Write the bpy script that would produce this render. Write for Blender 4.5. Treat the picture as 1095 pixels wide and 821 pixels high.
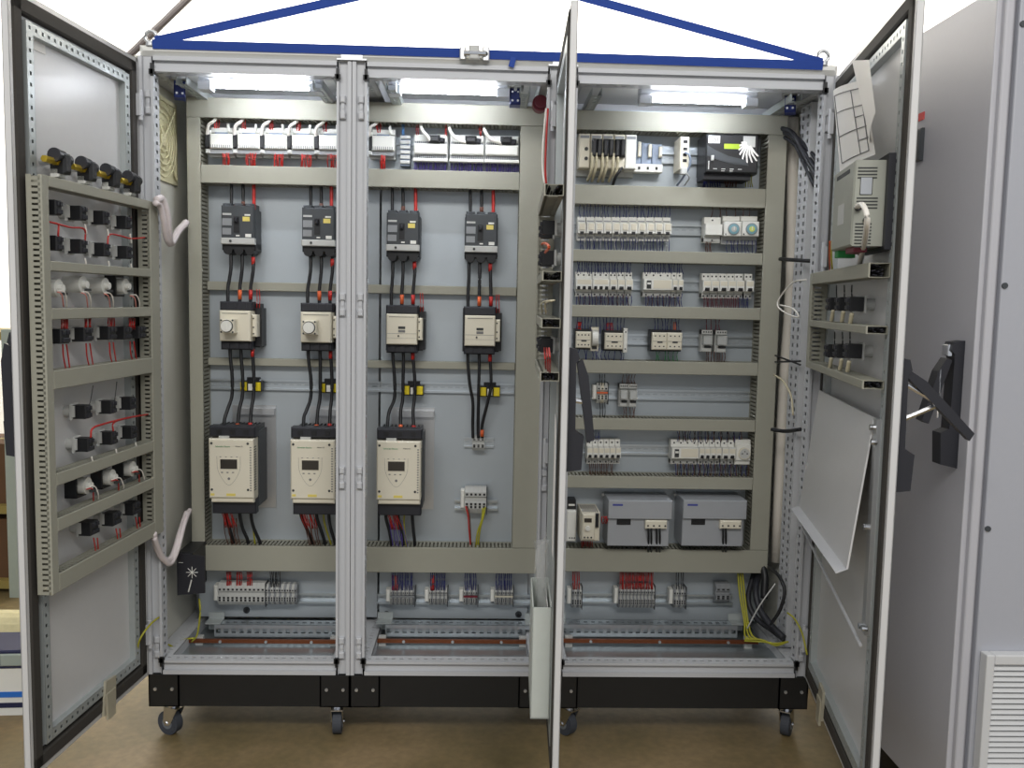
import bpy, math, random
import numpy as np
from mathutils import Vector, Matrix
random.seed(7)
for o in list(bpy.data.objects): bpy.data.objects.remove(o)
COL = bpy.context.scene.collection
SC = bpy.context.scene
# ------------------------------------------------------------------ camera
W, H, FOC = 1095, 821, 959.04
Z0 = .21                                   # underside of the cabinet frames above the floor
CP = np.array([.9823, -2.6262, 1.1315 + Z0]); yaw, pitch, roll = .034, -.0916, .0198
fw = np.array([math.sin(yaw)*math.cos(pitch), math.cos(yaw)*math.cos(pitch), math.sin(pitch)])
rt = np.array([math.cos(yaw), -math.sin(yaw), 0.]); up = np.cross(rt, fw)
c_, s_ = math.cos(roll), math.sin(roll); rt, up = c_*rt+s_*up, -s_*rt+c_*up
cam = bpy.data.cameras.new('camera'); cam.sensor_width = 36; cam.sensor_fit = 'HORIZONTAL'; cam.lens = FOC*36/W
cam.clip_start = .05
co = bpy.data.objects.new('camera', cam); COL.objects.link(co)
co.matrix_world = Matrix(((rt[0], up[0], -fw[0], CP[0]), (rt[1], up[1], -fw[1], CP[1]), (rt[2], up[2], -fw[2], CP[2]), (0, 0, 0, 1)))
SC.camera = co
# ------------------------------------------------------------------ world, unseen hall lights, exposure
wd = bpy.data.worlds.new('world'); SC.world = wd; wd.use_nodes = True
bg = wd.node_tree.nodes['Background']; bg.inputs[0].default_value = (.93, .96, 1, 1); bg.inputs[1].default_value = .40
def area(name, loc, rot, sx, sy, power, col=(1, .97, .92)):
    l = bpy.data.lights.new(name, 'AREA'); l.shape = 'RECTANGLE'; l.size = sx; l.size_y = sy; l.energy = power; l.color = col
    o = bpy.data.objects.new(name, l); COL.objects.link(o); o.location = loc; o.rotation_euler = rot
    return o
area('unseen_hall_light', (1.0, -4.2, 4.0), (math.radians(42), 0, 0), 5.0, .8, 125)
area('unseen_hall_light', (1.2, 3.0, 4.4), (math.radians(55), 0, 0), 9.0, .6, 560)  # added out of view, aimed at the back wall to brighten it to white
SC.view_settings.view_transform = 'Standard'; SC.view_settings.look = 'None'
SC.view_settings.exposure = 0.35; SC.view_settings.gamma = 1
SC.view_settings.use_curve_mapping = False
# ------------------------------------------------------------------ materials
def lin(c): return tuple(((x/255)/12.92 if x/255 <= .04045 else ((x/255+.055)/1.055)**2.4) for x in c)
MATS = {}
def M(name, rgb, rough=.5, metal=0., var=.06, scale=25., bump=0., emit=0., trans=0., alpha=1., rvar=0.):
    if name in MATS: return MATS[name]
    m = bpy.data.materials.new(name); m.use_nodes = True; nt = m.node_tree; b = nt.nodes['Principled BSDF']
    c = lin(rgb)
    b.inputs['Roughness'].default_value = rough; b.inputs['Metallic'].default_value = metal
    tc = nt.nodes.new('ShaderNodeTexCoord'); nz = nt.nodes.new('ShaderNodeTexNoise')
    nz.inputs['Scale'].default_value = scale; nz.inputs['Detail'].default_value = 4
    nt.links.new(tc.outputs['Object'], nz.inputs['Vector'])
    mx = nt.nodes.new('ShaderNodeMix'); mx.data_type = 'RGBA'
    mx.inputs[6].default_value = (*[x*(1-var) for x in c], 1); mx.inputs[7].default_value = (*[min(1, x*(1+var)) for x in c], 1)
    nt.links.new(nz.outputs['Fac'], mx.inputs[0]); nt.links.new(mx.outputs[2], b.inputs['Base Color'])
    if rvar:
        mr = nt.nodes.new('ShaderNodeMapRange'); mr.inputs[3].default_value = rough-rvar; mr.inputs[4].default_value = rough+rvar
        nt.links.new(nz.outputs['Fac'], mr.inputs[0]); nt.links.new(mr.outputs[0], b.inputs['Roughness'])
    if bump:
        bp = nt.nodes.new('ShaderNodeBump'); bp.inputs['Strength'].default_value = bump; bp.inputs['Distance'].default_value = .002
        nt.links.new(nz.outputs['Fac'], bp.inputs['Height']); nt.links.new(bp.outputs[0], b.inputs['Normal'])
    if emit:
        b.inputs['Emission Color'].default_value = (*c, 1); b.inputs['Emission Strength'].default_value = emit
    if trans: b.inputs['Transmission Weight'].default_value = trans
    if alpha < 1: b.inputs['Alpha'].default_value = alpha
    MATS[name] = m; return m
FRAME = M('light_grey_powder_coat', (194, 196, 200), .45, 0, .02, 60)
DOORM = M('light_grey_door_coat', (208, 208, 208), .35, 0, .02, 40)
SIDEM = M('side_panel_coat', (212, 211, 200), .5, 0, .02, 40)
NEIG = M('neighbour_cabinet_coat', (184, 184, 190), .5, 0, .02, 80, .05)
TUBE = M('galvanised_profile', (178, 184, 184), .4, .35, .05, 30)
SEAL = M('black_foam_seal', (60, 57, 53), .9, 0, .1, 60)
DUCT = M('stone_grey_duct_plastic', (158, 157, 144), .55, 0, .02, 30)
DUCTI = M('duct_channel_plastic', (146, 145, 132), .6, 0, .02, 30)
PLATE = M('galvanised_plate', (180, 188, 194), .42, .35, .05, 9, .02, rvar=.08)
ZINC = M('zinc_rail', (196, 203, 208), .3, .75, .05, 20)
ZINCD = M('zinc_floor_plate', (160, 168, 172), .3, .7, .08, 6)
BLK = M('black_plastic', (26, 27, 30), .45, 0, .1, 40)
BLK2 = M('soft_black_plastic', (36, 37, 44), .5, 0, .08, 40)
CHAR = M('charcoal_plastic', (62, 66, 70), .5, 0, .05, 40)
CREAM = M('cream_plastic', (222, 216, 198), .5, 0, .02, 30)
WHT = M('white_plastic', (228, 228, 222), .45, 0, .02, 30)
LGR = M('light_grey_plastic', (190, 191, 188), .5, 0, .03, 30)
MGR = M('mid_grey_plastic', (140, 143, 146), .5, 0, .03, 30)
PSU = M('grey_power_supply_metal', (168, 172, 178), .4, .2, .03, 30)
BGR = M('blue_grey_plastic', (128, 140, 158), .5, 0, .03, 30)
RED = M('red_insulation', (184, 40, 34), .45, 0, .06, 30)
ORG = M('orange_sleeve', (214, 96, 48), .5, 0, .06, 30)
BLU = M('dark_blue_insulation', (44, 50, 118), .45, 0, .08, 30)
PUR = M('violet_insulation', (98, 82, 170), .45, 0, .08, 30)
LBL = M('light_blue_insulation', (80, 140, 200), .45, 0, .08, 30)
BWN = M('brown_insulation', (96, 56, 40), .5, 0, .08, 30)
YGR = M('yellow_green_insulation', (168, 164, 46), .45, 0, .1, 120)
YEL = M('yellow_plastic', (226, 204, 34), .45, 0, .04, 30)
YLB = M('yellow_label', (224, 206, 110), .5, 0, .04, 30)
GRNL = M('lime_label', (160, 186, 50), .5, 0, .03, 30)
GRN = M('green_plastic', (50, 150, 80), .5, 0, .05, 30)
WWIRE = M('white_insulation', (232, 228, 220), .45, 0, .04, 30)
BEIGE = M('beige_cable_jacket', (196, 188, 160), .5, 0, .04, 30)
PINKC = M('pale_corrugated_conduit', (214, 204, 204), .5, 0, .04, 60)
COPPER = M('copper_bar', (134, 78, 50), .4, .75, .08, 20)
BRASS = M('brass', (206, 178, 60), .35, .7, .08, 30)
CHROME = M('chrome', (222, 224, 228), .18, 1, .02, 20)
STEEL = M('bright_steel', (200, 202, 204), .35, .8, .05, 30)
PLINTH = M('black_plinth_paint', (24, 24, 24), .5, 0, .2, 30)
RUBBER = M('dark_grey_rubber', (62, 66, 74), .7, 0, .08, 30)
WHEELC = M('grey_wheel_core', (120, 126, 132), .5, .2, .08, 30)
STRAP = M('blue_webbing', (30, 66, 150), .75, 0, .10, 400, .1)
DISP = M('dark_display', (58, 54, 50), .2, 0, .05, 30)
DIALM = M('teal_dial', (126, 170, 182), .35, 0, .05, 30)
DIALY = M('pale_yellow_dial', (212, 222, 120), .35, 0, .05, 30)
PAPER = M('white_paper', (236, 234, 230), .8, 0, .02, 20)
INK = M('grey_ink', (120, 120, 120), .8, 0, .02, 20)
DKINK = M('dark_ink', (60, 62, 62), .8, 0, .02, 20)
GINK = M('green_ink', (40, 140, 84), .7, 0, .02, 20)
NVINK = M('navy_ink', (70, 76, 150), .7, 0, .02, 20)
FILT = M('aged_filter_plastic', (214, 208, 172), .6, 0, .04, 30)
GLOW = M('lit_fluorescent_tube', (244, 248, 255), .4, 0, 0, 20, 0, 68.0)
LAMPH = M('lamp_housing', (214, 218, 224), .4, 0, .02, 30)
SWBL = M('blue_switch_plastic', (34, 50, 120), .4, 0, .05, 30)
CLEAR = M('clear_film', (235, 238, 236), .15, 0, .02, 20, .3, alpha=.28)
CLRP = M('clear_cover', (230, 232, 228), .2, 0, .02, 20, alpha=.35)
WOOD = M('yellow_timber', (150, 132, 70), .7, 0, .15, 8)
CARD = M('brown_cardboard', (96, 68, 44), .85, 0, .1, 14)
CLOTH = M('beige_sackcloth', (196, 188, 150), .9, 0, .12, 60, .6)
GREYG = M('grey_green_steel', (158, 168, 160), .5, 0, .05, 20)
PLASTER = M('white_hall_cladding', (240, 238, 232), .8, 0, .02, 3)
BRBLU = M('bright_blue_print', (40, 110, 200), .5, 0, .03, 30)
POLE = M('dark_brown_steel', (34, 28, 28), .6, 0, .1, 20)
TAPE = M('yellowed_clear_tape', (190, 184, 164), .35, 0, .06, 60, alpha=.8)
MAROON = M('maroon_plastic', (120, 34, 52), .45, 0, .08, 30)
# concrete floor
fm = bpy.data.materials.new('stained_concrete'); fm.use_nodes = True; nt = fm.node_tree; bs = nt.nodes['Principled BSDF']
tc = nt.nodes.new('ShaderNodeTexCoord'); n1 = nt.nodes.new('ShaderNodeTexNoise'); n1.inputs['Scale'].default_value = 2.2; n1.inputs['Detail'].default_value = 8
n2 = nt.nodes.new('ShaderNodeTexNoise'); n2.inputs['Scale'].default_value = 38; n2.inputs['Detail'].default_value = 6
cr = nt.nodes.new('ShaderNodeValToRGB'); cr.color_ramp.elements[0].position = .32; cr.color_ramp.elements[1].position = .7
cr.color_ramp.elements[0].color = (*lin((104, 92, 58)), 1); cr.color_ramp.elements[1].color = (*lin((152, 130, 96)), 1)
e = cr.color_ramp.elements.new(.5); e.color = (*lin((128, 111, 76)), 1)
cr2 = nt.nodes.new('ShaderNodeValToRGB'); cr2.color_ramp.elements[0].position = .35; cr2.color_ramp.elements[1].position = .75
cr2.color_ramp.elements[0].color = (.75, .75, .75, 1); cr2.color_ramp.elements[1].color = (1, 1, 1, 1)
mm = nt.nodes.new('ShaderNodeMix'); mm.data_type = 'RGBA'; mm.blend_type = 'MULTIPLY'; mm.inputs[0].default_value = 1
for n in (n1, n2): nt.links.new(tc.outputs['Object'], n.inputs['Vector'])
nt.links.new(n1.outputs['Fac'], cr.inputs[0]); nt.links.new(n2.outputs['Fac'], cr2.inputs[0])
nt.links.new(cr.outputs[0], mm.inputs[6]); nt.links.new(cr2.outputs[0], mm.inputs[7]); nt.links.new(mm.outputs[2], bs.inputs['Base Color'])
bs.inputs['Roughness'].default_value = .55
bpn = nt.nodes.new('ShaderNodeBump'); bpn.inputs['Strength'].default_value = .15; nt.links.new(n2.outputs['Fac'], bpn.inputs['Height']); nt.links.new(bpn.outputs[0], bs.inputs['Normal'])
# ------------------------------------------------------------------ geometry helpers: each returns (verts, faces)
def B(x0, x1, y0, y1, z0, z1, c=0):
    if x0 > x1: x0, x1 = x1, x0
    if y0 > y1: y0, y1 = y1, y0
    if z0 > z1: z0, z1 = z1, z0
    if not c:
        v = [(x0, y0, z0), (x1, y0, z0), (x1, y1, z0), (x0, y1, z0), (x0, y0, z1), (x1, y0, z1), (x1, y1, z1), (x0, y1, z1)]
        return v, [(0, 3, 2, 1), (4, 5, 6, 7), (0, 1, 5, 4), (1, 2, 6, 5), (2, 3, 7, 6), (3, 0, 4, 7)]
    c = min(c, (x1-x0)*.45, (z1-z0)*.45, (y1-y0)*.9)
    v = [(x0, y1, z0), (x1, y1, z0), (x1, y1, z1), (x0, y1, z1), (x0, y0+c, z0), (x1, y0+c, z0), (x1, y0+c, z1), (x0, y0+c, z1),
         (x0+c, y0, z0+c), (x1-c, y0, z0+c), (x1-c, y0, z1-c), (x0+c, y0, z1-c)]
    f = [(3, 2, 1, 0), (8, 9, 10, 11)]
    for a, b in ((0, 4), (4, 8)):
        for i in range(4): f.append((a+i, a+(i+1) % 4, b+(i+1) % 4, b+i))
    return v, f
def CY(x, y, z, r, l, ax='y', n=16, r2=None):
    r2 = r if r2 is None else r2; v = []; f = []
    for k, (t, rr) in enumerate(((0, r), (l, r2))):
        for i in range(n):
            a = 2*math.pi*i/n; p, q = rr*math.cos(a), rr*math.sin(a)
            v.append({'x': (x+t, y+p, z+q), 'y': (x+p, y+t, z+q), 'z': (x+p, y+q, z+t)}[ax])
    for i in range(n): f.append((i, (i+1) % n, n+(i+1) % n, n+i))
    f.append(tuple(range(n))[::-1]); f.append(tuple(range(n, 2*n)))
    return v, f
def spline(pts, k=6):
    P = [Vector(p) for p in pts]
    if len(P) < 3: return P
    P = [P[0]*2-P[1]] + P + [P[-1]*2-P[-2]]; out = []
    for i in range(1, len(P)-2):
        for j in range(k):
            t = j/k; a, b, c, d = P[i-1:i+3]
            out.append(.5*((2*b)+(c-a)*t+(2*a-5*b+4*c-d)*t*t+(3*b-a-3*c+d)*t**3))
    out.append(P[-2]); return out
def TU(pts, r, n=6, k=6, ribs=0):
    P = spline(pts, k); v = []; f = []
    if ribs:                                # even steps for a corrugated hose
        Q = []; 
        for a, b in zip(P, P[1:]):
            m = max(1, int((b-a).length/ribs))
            Q += [a.lerp(b, j/m) for j in range(m)]
        P = Q+[P[-1]]
    up0 = Vector((0, 0, 1))
    for i, p in enumerate(P):
        d = (P[min(i+1, len(P)-1)]-P[max(i-1, 0)]).normalized()
        a = d.cross(up0)
        if a.length < .05: a = d.cross(Vector((1, .3, 0)))
        a.normalize(); b = d.cross(a)
        rr = r*(1.12 if (ribs and i % 2) else 1)
        for j in range(n):
            t = 2*math.pi*j/n; q = p+a*(rr*math.cos(t))+b*(rr*math.sin(t)); v.append(tuple(q))
    for i in range(len(P)-1):
        for j in range(n): f.append((i*n+j, i*n+(j+1) % n, (i+1)*n+(j+1) % n, (i+1)*n+j))
    f.append(tuple(range(n))[::-1]); f.append(tuple(range((len(P)-1)*n, len(P)*n)))
    return v, f
def EX(poly, ax, a0, a1):
    v = []; n = len(poly); f = []
    for t in (a0, a1):
        for p, q in poly: v.append({'x': (t, p, q), 'y': (p, t, q), 'z': (p, q, t)}[ax])
    for i in range(n): f.append((i, (i+1) % n, n+(i+1) % n, n+i))
    f.append(tuple(range(n))[::-1]); f.append(tuple(range(n, 2*n)))
    return v, f
def PF(o, e1, e2, L, Wd, pitch, hl, hw, dep, rows=1):
    """perforated strip: real recessed holes; e1 length, e2 width, thin hole edges go along -(e1 x e2), the hollow section behind stays dark"""
    o, e1, e2 = Vector(o), Vector(e1), Vector(e2); n = e1.cross(e2); v = []; f = []
    cnt = max(1, int(round(L/pitch))); p = L/cnt; w = Wd/rows
    for r in range(rows):
        for i in range(cnt):
            q = o+e1*(i*p)+e2*(r*w); k = len(v); a, b = (p-hl)/2, (w-hw)/2
            for (s, t) in ((0, 0), (p, 0), (p, w), (0, w)): v.append(tuple(q+e1*s+e2*t))
            for dd in (0, min(dep, .0015)):
                for (s, t) in ((a, b), (p-a, b), (p-a, w-b), (a, w-b)): v.append(tuple(q+e1*s+e2*t-n*dd))
            for j in range(4):
                m = (j+1) % 4
                f.append((k+j, k+m, k+4+m, k+4+j)); f.append((k+4+j, k+4+m, k+8+m, k+8+j))
    return v, f
def MV(g, dx=0, dy=0, dz=0): return [(a+dx, b+dy, c+dz) for a, b, c in g[0]], g[1]
def RZ(g, ang, ax='z', o=(0, 0, 0)):
    R = Matrix.Rotation(ang, 3, ax.upper()); O = Vector(o)
    return [tuple(R @ (Vector(p)-O)+O) for p in g[0]], g[1]
def mesh(name, mat, geoms, smooth=False):
    v = []; f = []
    for gv, gf in geoms:
        k = len(v); v += gv; f += [tuple(i+k for i in q) for q in gf]
    me = bpy.data.meshes.new(name); me.from_pydata(v, [], f); me.materials.append(mat)
    if smooth: me.polygons.foreach_set('use_smooth', [True]*len(me.polygons))
    me.update(); return me
def part(par, name, mat, *geoms, smooth=False, label=None, kind=None, me=None):
    o = bpy.data.objects.new(name, me or mesh(name, mat, geoms, smooth)); COL.objects.link(o); o.parent = par
    if label: o['label'] = label
    if kind: o['kind'] = kind
    return o
def bev(o, w=.002, s=2):
    m = o.modifiers.new('bevel', 'BEVEL'); m.width = w; m.segments = s; m.limit_method = 'ANGLE'; return o
def tag(o, label, cat, group=None, kind=None):
    if label: o['label'] = label
    if cat: o['category'] = cat
    if group: o['group'] = group
    if kind: o['kind'] = kind
    return o
class Fr:                                   # a vertical mounting surface: x right, y into the surface, z up as its viewer sees it
    def __init__(s, O, th): s.O = np.array(O, float); s.th = th; s.ex = np.array([math.cos(th), math.sin(th), 0]); s.ey = np.array([-math.sin(th), math.cos(th), 0])
    def px(s, u, v, d=0.):                  # pixel -> (x, z) on the plane standing d in front of the surface
        r = fw+rt*(u-W/2)/FOC+up*(H/2-v)/FOC; P0 = s.O-s.ey*d
        t = ((P0-CP)@s.ey)/(r@s.ey); P = CP+t*r
        return float((P-s.O)@s.ex), float(P[2]-s.O[2])
    def w(s, x, z, d=0.): P = s.O+s.ex*x-s.ey*d; return (float(P[0]), float(P[1]), float(P[2]+z))
    def rect(s, u0, v0, u1, v1, d=0.):
        vm, um = (v0+v1)/2, (u0+u1)/2
        return s.px(u0, vm, d)[0], s.px(u1, vm, d)[0], s.px(um, v1, d)[1], s.px(um, v0, d)[1]
def thing(name, label, cat, F, x, z, group=None, d=0.):
    o = bpy.data.objects.new(name, None); o.empty_display_size = .02; COL.objects.link(o)
    o.location = F.w(x, z, d); o.rotation_euler = (0, 0, F.th); return tag(o, label, cat, group)
def solo(name, label, cat, mat, F, x, z, geoms, group=None, d=0., smooth=False, kind=None):
    o = part(None, name, mat, *geoms, smooth=smooth); o.location = F.w(x, z, d); o.rotation_euler = (0, 0, F.th)
    return tag(o, label, cat, group, kind)
def clone(root, label, F, x, z, d=0., group=None):
    r = root.copy(); COL.objects.link(r); r.location = F.w(x, z, d); r.rotation_euler = (0, 0, F.th); tag(r, label, None, group)
    for ch in [c for c in root.children]:
        c = ch.copy(); COL.objects.link(c); c.parent = r
        for g in ch.children: q = g.copy(); COL.objects.link(q); q.parent = c
    return r
def txt(par, s, size, mat, x, y, z, name='lettering'):
    cu = bpy.data.curves.new(name, 'FONT'); cu.body = s; cu.size = size; cu.align_x = 'CENTER'; cu.align_y = 'CENTER'; cu.extrude = .0003
    to = bpy.data.objects.new('tmp', cu); COL.objects.link(to)
    me = bpy.data.meshes.new_from_object(to.evaluated_get(bpy.context.evaluated_depsgraph_get())); bpy.data.objects.remove(to)
    me.materials.clear(); me.materials.append(mat)
    me.transform(Matrix.Translation((x, y, z)) @ Matrix.Rotation(math.pi/2, 4, 'X'))
    return part(par, name, mat, me=me)
ORD = ['first', 'second', 'third', 'fourth', 'fifth', 'sixth', 'seventh', 'eighth', 'ninth', 'tenth', 'eleventh', 'twelfth']
MP = Fr((0, .33, Z0), 0)                    # mounting plates
DL = math.atan2(-.9964, -.085); DM = math.atan2(-.9994, -.035); DR = math.atan2(-.983, -.181)
FL = Fr((-.014, -.002, Z0), DL+math.pi)     # inside of left door: x runs from hinge (0) to free edge (-.6)
FM = Fr((1.201, -.004, Z0), DM)             # inside of middle door: x from hinge (0) to free edge (.6)
FR = Fr((2.005, -.004, Z0), DR)             # inside of right door: x from hinge (0) to free edge (.8)
# ------------------------------------------------------------------ the hall
def struct(name, mat, *g, label=None):
    o = part(None, name, mat, *g, kind='structure', label=label); return o
struct('floor', fm, B(-5, 7, -5, 5.2, -.05, 0), label='stained olive brown concrete floor')
struct('wall_back', PLASTER, B(-5, 7, 5.0, 5.1, 0, 4.6), label='white hall wall far behind the cabinets')
struct('ceiling', PLASTER, B(-5, 7, -.3, 5.1, 4.6, 4.7), label='white roof lining of the hall')
# ------------------------------------------------------------------ cabinets
def MX(g, w): return [(w-a, b, c) for a, b, c in g[0]], g[1]
def MZ(g, h): return [(a, b, h-c) for a, b, c in g[0]], g[1]
HT = 1.8
def cabinet(x0, w, label, group):
    t = bpy.data.objects.new('switch_cabinet', None); COL.objects.link(t); t.location = (x0, 0, Z0); tag(t, label, 'cabinet', group)
    post = [B(.001, .012, 0, .045, 0, HT), B(.012, .037, .012, .0145, .0, HT), B(.036, .043, 0, .005, .043, HT-.043), B(.012, .043, .043, .045, 0, HT), B(.036, .037, .004, .0145, 0, HT)]
    perf = PF((.043, .043, .05), (0, 0, 1), (0, -1, 0), 1.7, .038, .025, .010, .014, .018)
    post.append(perf)
    rear = [B(.001, .020, .455, .5, 0, HT), B(.020, .043, .455, .457, 0, HT), B(.02, .043, .498, .5, 0, HT), PF((.043, .498, .0), (0, 0, 1), (0, -1, 0), HT, .041, .025, .011, .011, .02)]
    m1, m2 = mesh('post', FRAME, post), mesh('post', FRAME, [MX(g, w) for g in post])
    part(t, 'front_post', FRAME, me=m1); part(t, 'front_post', FRAME, me=m2)
    part(t, 'rear_post', FRAME, *rear); part(t, 'rear_post', FRAME, *[MX(g, w) for g in rear])
    a, b = .043, w-.043
    fr = [B(a, b, 0, .045, .0, .012), B(a, b, .012, .0145, .012, .037), B(a, b, 0, .005, .036, .043), B(a, b, .043, .045, .0, .043), B(a, b, .004, .0145, .036, .037),
          PF((a, .005, .043), (1, 0, 0), (0, 1, 0), b-a, .038, .025, .012, .006, .018)]
    part(t, 'bottom_rail', FRAME, *fr); part(t, 'top_rail', FRAME, *[MZ(g, HT) for g in fr])
    sr = [B(.001, .018, .045, .455, 0, .043), B(.018, .06, .045, .455, 0, .003), B(.058, .06, .045, .455, 0, .043), PF((.018, .045, .043), (1, 0, 0), (0, 1, 0), .042, .41, .042, .012, .005, .02, rows=16)]
    for k, g in enumerate((sr, [MX(q, w) for q in sr])):
        part(t, 'bottom_side_rail', FRAME, *g); part(t, 'top_side_rail', FRAME, *[MZ(q, HT) for q in g])
    part(t, 'rear_rail', FRAME, B(a, b, .46, .5, 0, .043)); part(t, 'rear_rail', FRAME, B(a, b, .46, .5, HT-.043, HT))
    part(t, 'roof_plate', M('roof_coat_lightened', (226, 226, 222), .5, 0, .02, 40), B(.004, w-.004, -.001, .5, HT+.001, HT+.03, .012))  # coat lightened and front edge chamfered to stand in for overexposed light
    part(t, 'rear_panel', SIDEM, B(.0, w, .501, .504, 0, HT))
    part(t, 'floor_plate', ZINCD, B(.06, w-.06, .05, .2, .012, .015)); part(t, 'floor_plate', ZINCD, B(.06, w-.06, .205, .455, .008, .011))
    part(t, 'mounting_plate', PLATE, B(.05, w-.05, .33, .333, .06, 1.755))
    for z, zz in ((1.64, 1.71), (1.08, 1.15), (.57, .64), (.05, .12)):      # hinge and lock keepers in the front channel
        for X in (.018, w-.018-.016):
            part(t, 'lock_keeper', FRAME, B(X, X+.016, .0, .012, z, z+.02, .003), B(X, X+.016, .0, .012, z+.045, z+.065, .003), B(X+.003, X+.013, .005, .012, z+.02, z+.045), CY(X+.008, .003, z+.032, .004, .003))
    for X in (.04, w-.04):
        for zb in (.033, HT-.033-.022):
            part(t, 'corner_clip', BLK, B(X-.008, X+.008, -.004, .004, zb+.004, zb+.018), B(X-.004, X+.004, -.004, .004, zb-.008 if zb < 1 else zb, zb+.022 if zb < 1 else zb+.034))
    part(t, 'plinth_panel', PLINTH, B(.09, w-.09, .004, .007, -.1, -.001)); part(t, 'plinth_panel', PLINTH, B(.09, w-.09, .493, .496, -.1, -.001))
    for X in (0, w-.09):
        for Y in (0, .41):
            q = [B(X, X+.09, Y, Y+.004, -.1, -.001), B(X, X+.09, Y+.086, Y+.09, -.1, -.001), B(X, X+.004, Y, Y+.09, -.1, -.001), B(X+.086, X+.09, Y, Y+.09, -.1, -.001), B(X, X+.09, Y, Y+.09, -.1, -.097)]
            cb = part(t, 'plinth_corner', PLINTH, *q)
            if Y == 0:
                for dx in (.02, .07): part(cb, 'bolt', STEEL, CY(X+dx, -.004, -.045, .005, .005, 'y', 8))
    part(t, 'plinth_side', PLINTH, B(.002, .005, .09, .41, -.1, -.001)); part(t, 'plinth_side', PLINTH, B(w-.005, w-.002, .09, .41, -.1, -.001))
    return t
def caster(t, x, y, ang):
    zt = -.1
    f = part(t, 'caster', CHROME, CY(0, 0, -.012, .026, .012, 'z', 16), CY(0, 0, -.02, .018, .008, 'z', 12),
             *[EX([(-.03+.0, -.02), (.02, -.02), (.024, -.068), (.004, -.08), (-.006, -.068)], 'x', s-.0015, s+.0015) for s in (-.017, .017)], B(-.018, .018, -.03, .02, -.023, -.02))
    f.location = (x, y, zt); f.rotation_euler = (0, 0, ang)
    part(f, 'wheel', RUBBER, CY(-.013, .012, -.0725, .0375, .026, 'x', 28), CY(-.0145, .012, -.0725, .030, .029, 'x', 24), smooth=False)
    part(f, 'axle', CHROME, CY(-.021, .012, -.0725, .006, .042, 'x', 10))
    part(f, 'hub', WHEELC, CY(-.0155, .012, -.0725, .018, .031, 'x', 18))
cabA = cabinet(0, .6, 'left bay of the switchgear row, open door carrying push button wiring, filter in side wall', 'bays of the switchgear row')
cabB = cabinet(.6, .6, 'middle bay of the switchgear row, its door swung edge on to the camera', 'bays of the switchgear row')
cabC = cabinet(1.2, .8, 'wide right bay of the switchgear row with rails of small modular devices', 'bays of the switchgear row')
for t, w, ff in ((cabA, .6, ((.055, 1.15), (.555, .05))), (cabB, .6, ()), (cabC, .8, ((.07, .65), (.755, -.55)))):
    for x, a in ff: caster(t, x, .05, a)
    caster(t, .06, .45, .4); caster(t, w-.06, .45, -.5)
part(cabA, 'side_panel', SIDEM, B(-.008, -.001, .0, .5, 0, HT)); part(cabC, 'side_panel', SIDEM, B(.801, .808, .0, .5, 0, HT))
for t, x in ((cabA, .55), (cabB, .55)):
    part(t, 'joining_plate', ZINC, B(x+.003, x+.092, .336, .338, .06, 1.75))
for t, w in ((cabA, .6), (cabB, .6)):
    part(t, 'joining_bracket', STEEL, B(w-.042, w+.042, -.006, .03, HT+.002, HT+.006), B(w-.03, w+.03, -.003, .002, HT+.006, HT+.03))
part(cabC, 'punched_strip', FRAME, B(.765, .80, .12, .122, .05, 1.75), B(.765, .80, .208, .21, .05, 1.75), PF((.765, .122, .05), (0, 0, 1), (0, 1, 0), 1.7, .086, .025, .012, .014, .02, rows=2))
# filter fan in the left wall of the left bay (seen from inside)
FS = Fr((-.001, 0, Z0), math.pi/2)
x0, x1, z0, z1 = FS.rect(171, 104, 196, 192, .004)
z0, z1 = FS.px(184, 197, .004)[1], FS.px(184, 110, .004)[1]
x0, x1 = .055, .31
cxm, czm, rr_ = (x0+x1)/2, (z0+z1)/2, min(x1-x0, z1-z0)/2
g = [B(x0, x1, -.006, -.002, z0, z0+.012), B(x0, x1, -.006, -.002, z1-.012, z1), B(x0, x0+.012, -.006, -.002, z0, z1), B(x1-.012, x1, -.006, -.002, z0, z1)]
ft = thing('filter_fan', 'square cream filter fan with ring guard in left bay side wall', 'fan', FS, 0, 0)
part(ft, 'housing', FILT, *g, B(x0+.005, x1-.005, -.002, -.0005, z0+.005, z1-.005))
for k in range(6):
    R_ = rr_*(.16+.15*k)
    part(ft, 'guard_ring', FILT, TU([(cxm+R_*math.cos(a*math.pi/12), -.007, czm+R_*math.sin(a*math.pi/12)) for a in range(25)], .0022, 5, 1))
for k in range(4):
    a = math.pi/4+k*math.pi/2
    part(ft, 'guard_spoke', FILT, TU([(cxm+.01*math.cos(a), -.008, czm+.01*math.sin(a)), (cxm+rr_*1.2*math.cos(a), -.008, czm+rr_*1.2*math.sin(a))], .003, 5))
part(ft, 'fan_hub', FILT, CY(cxm, -.009, czm, .02, .006, 'y', 16))
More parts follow.
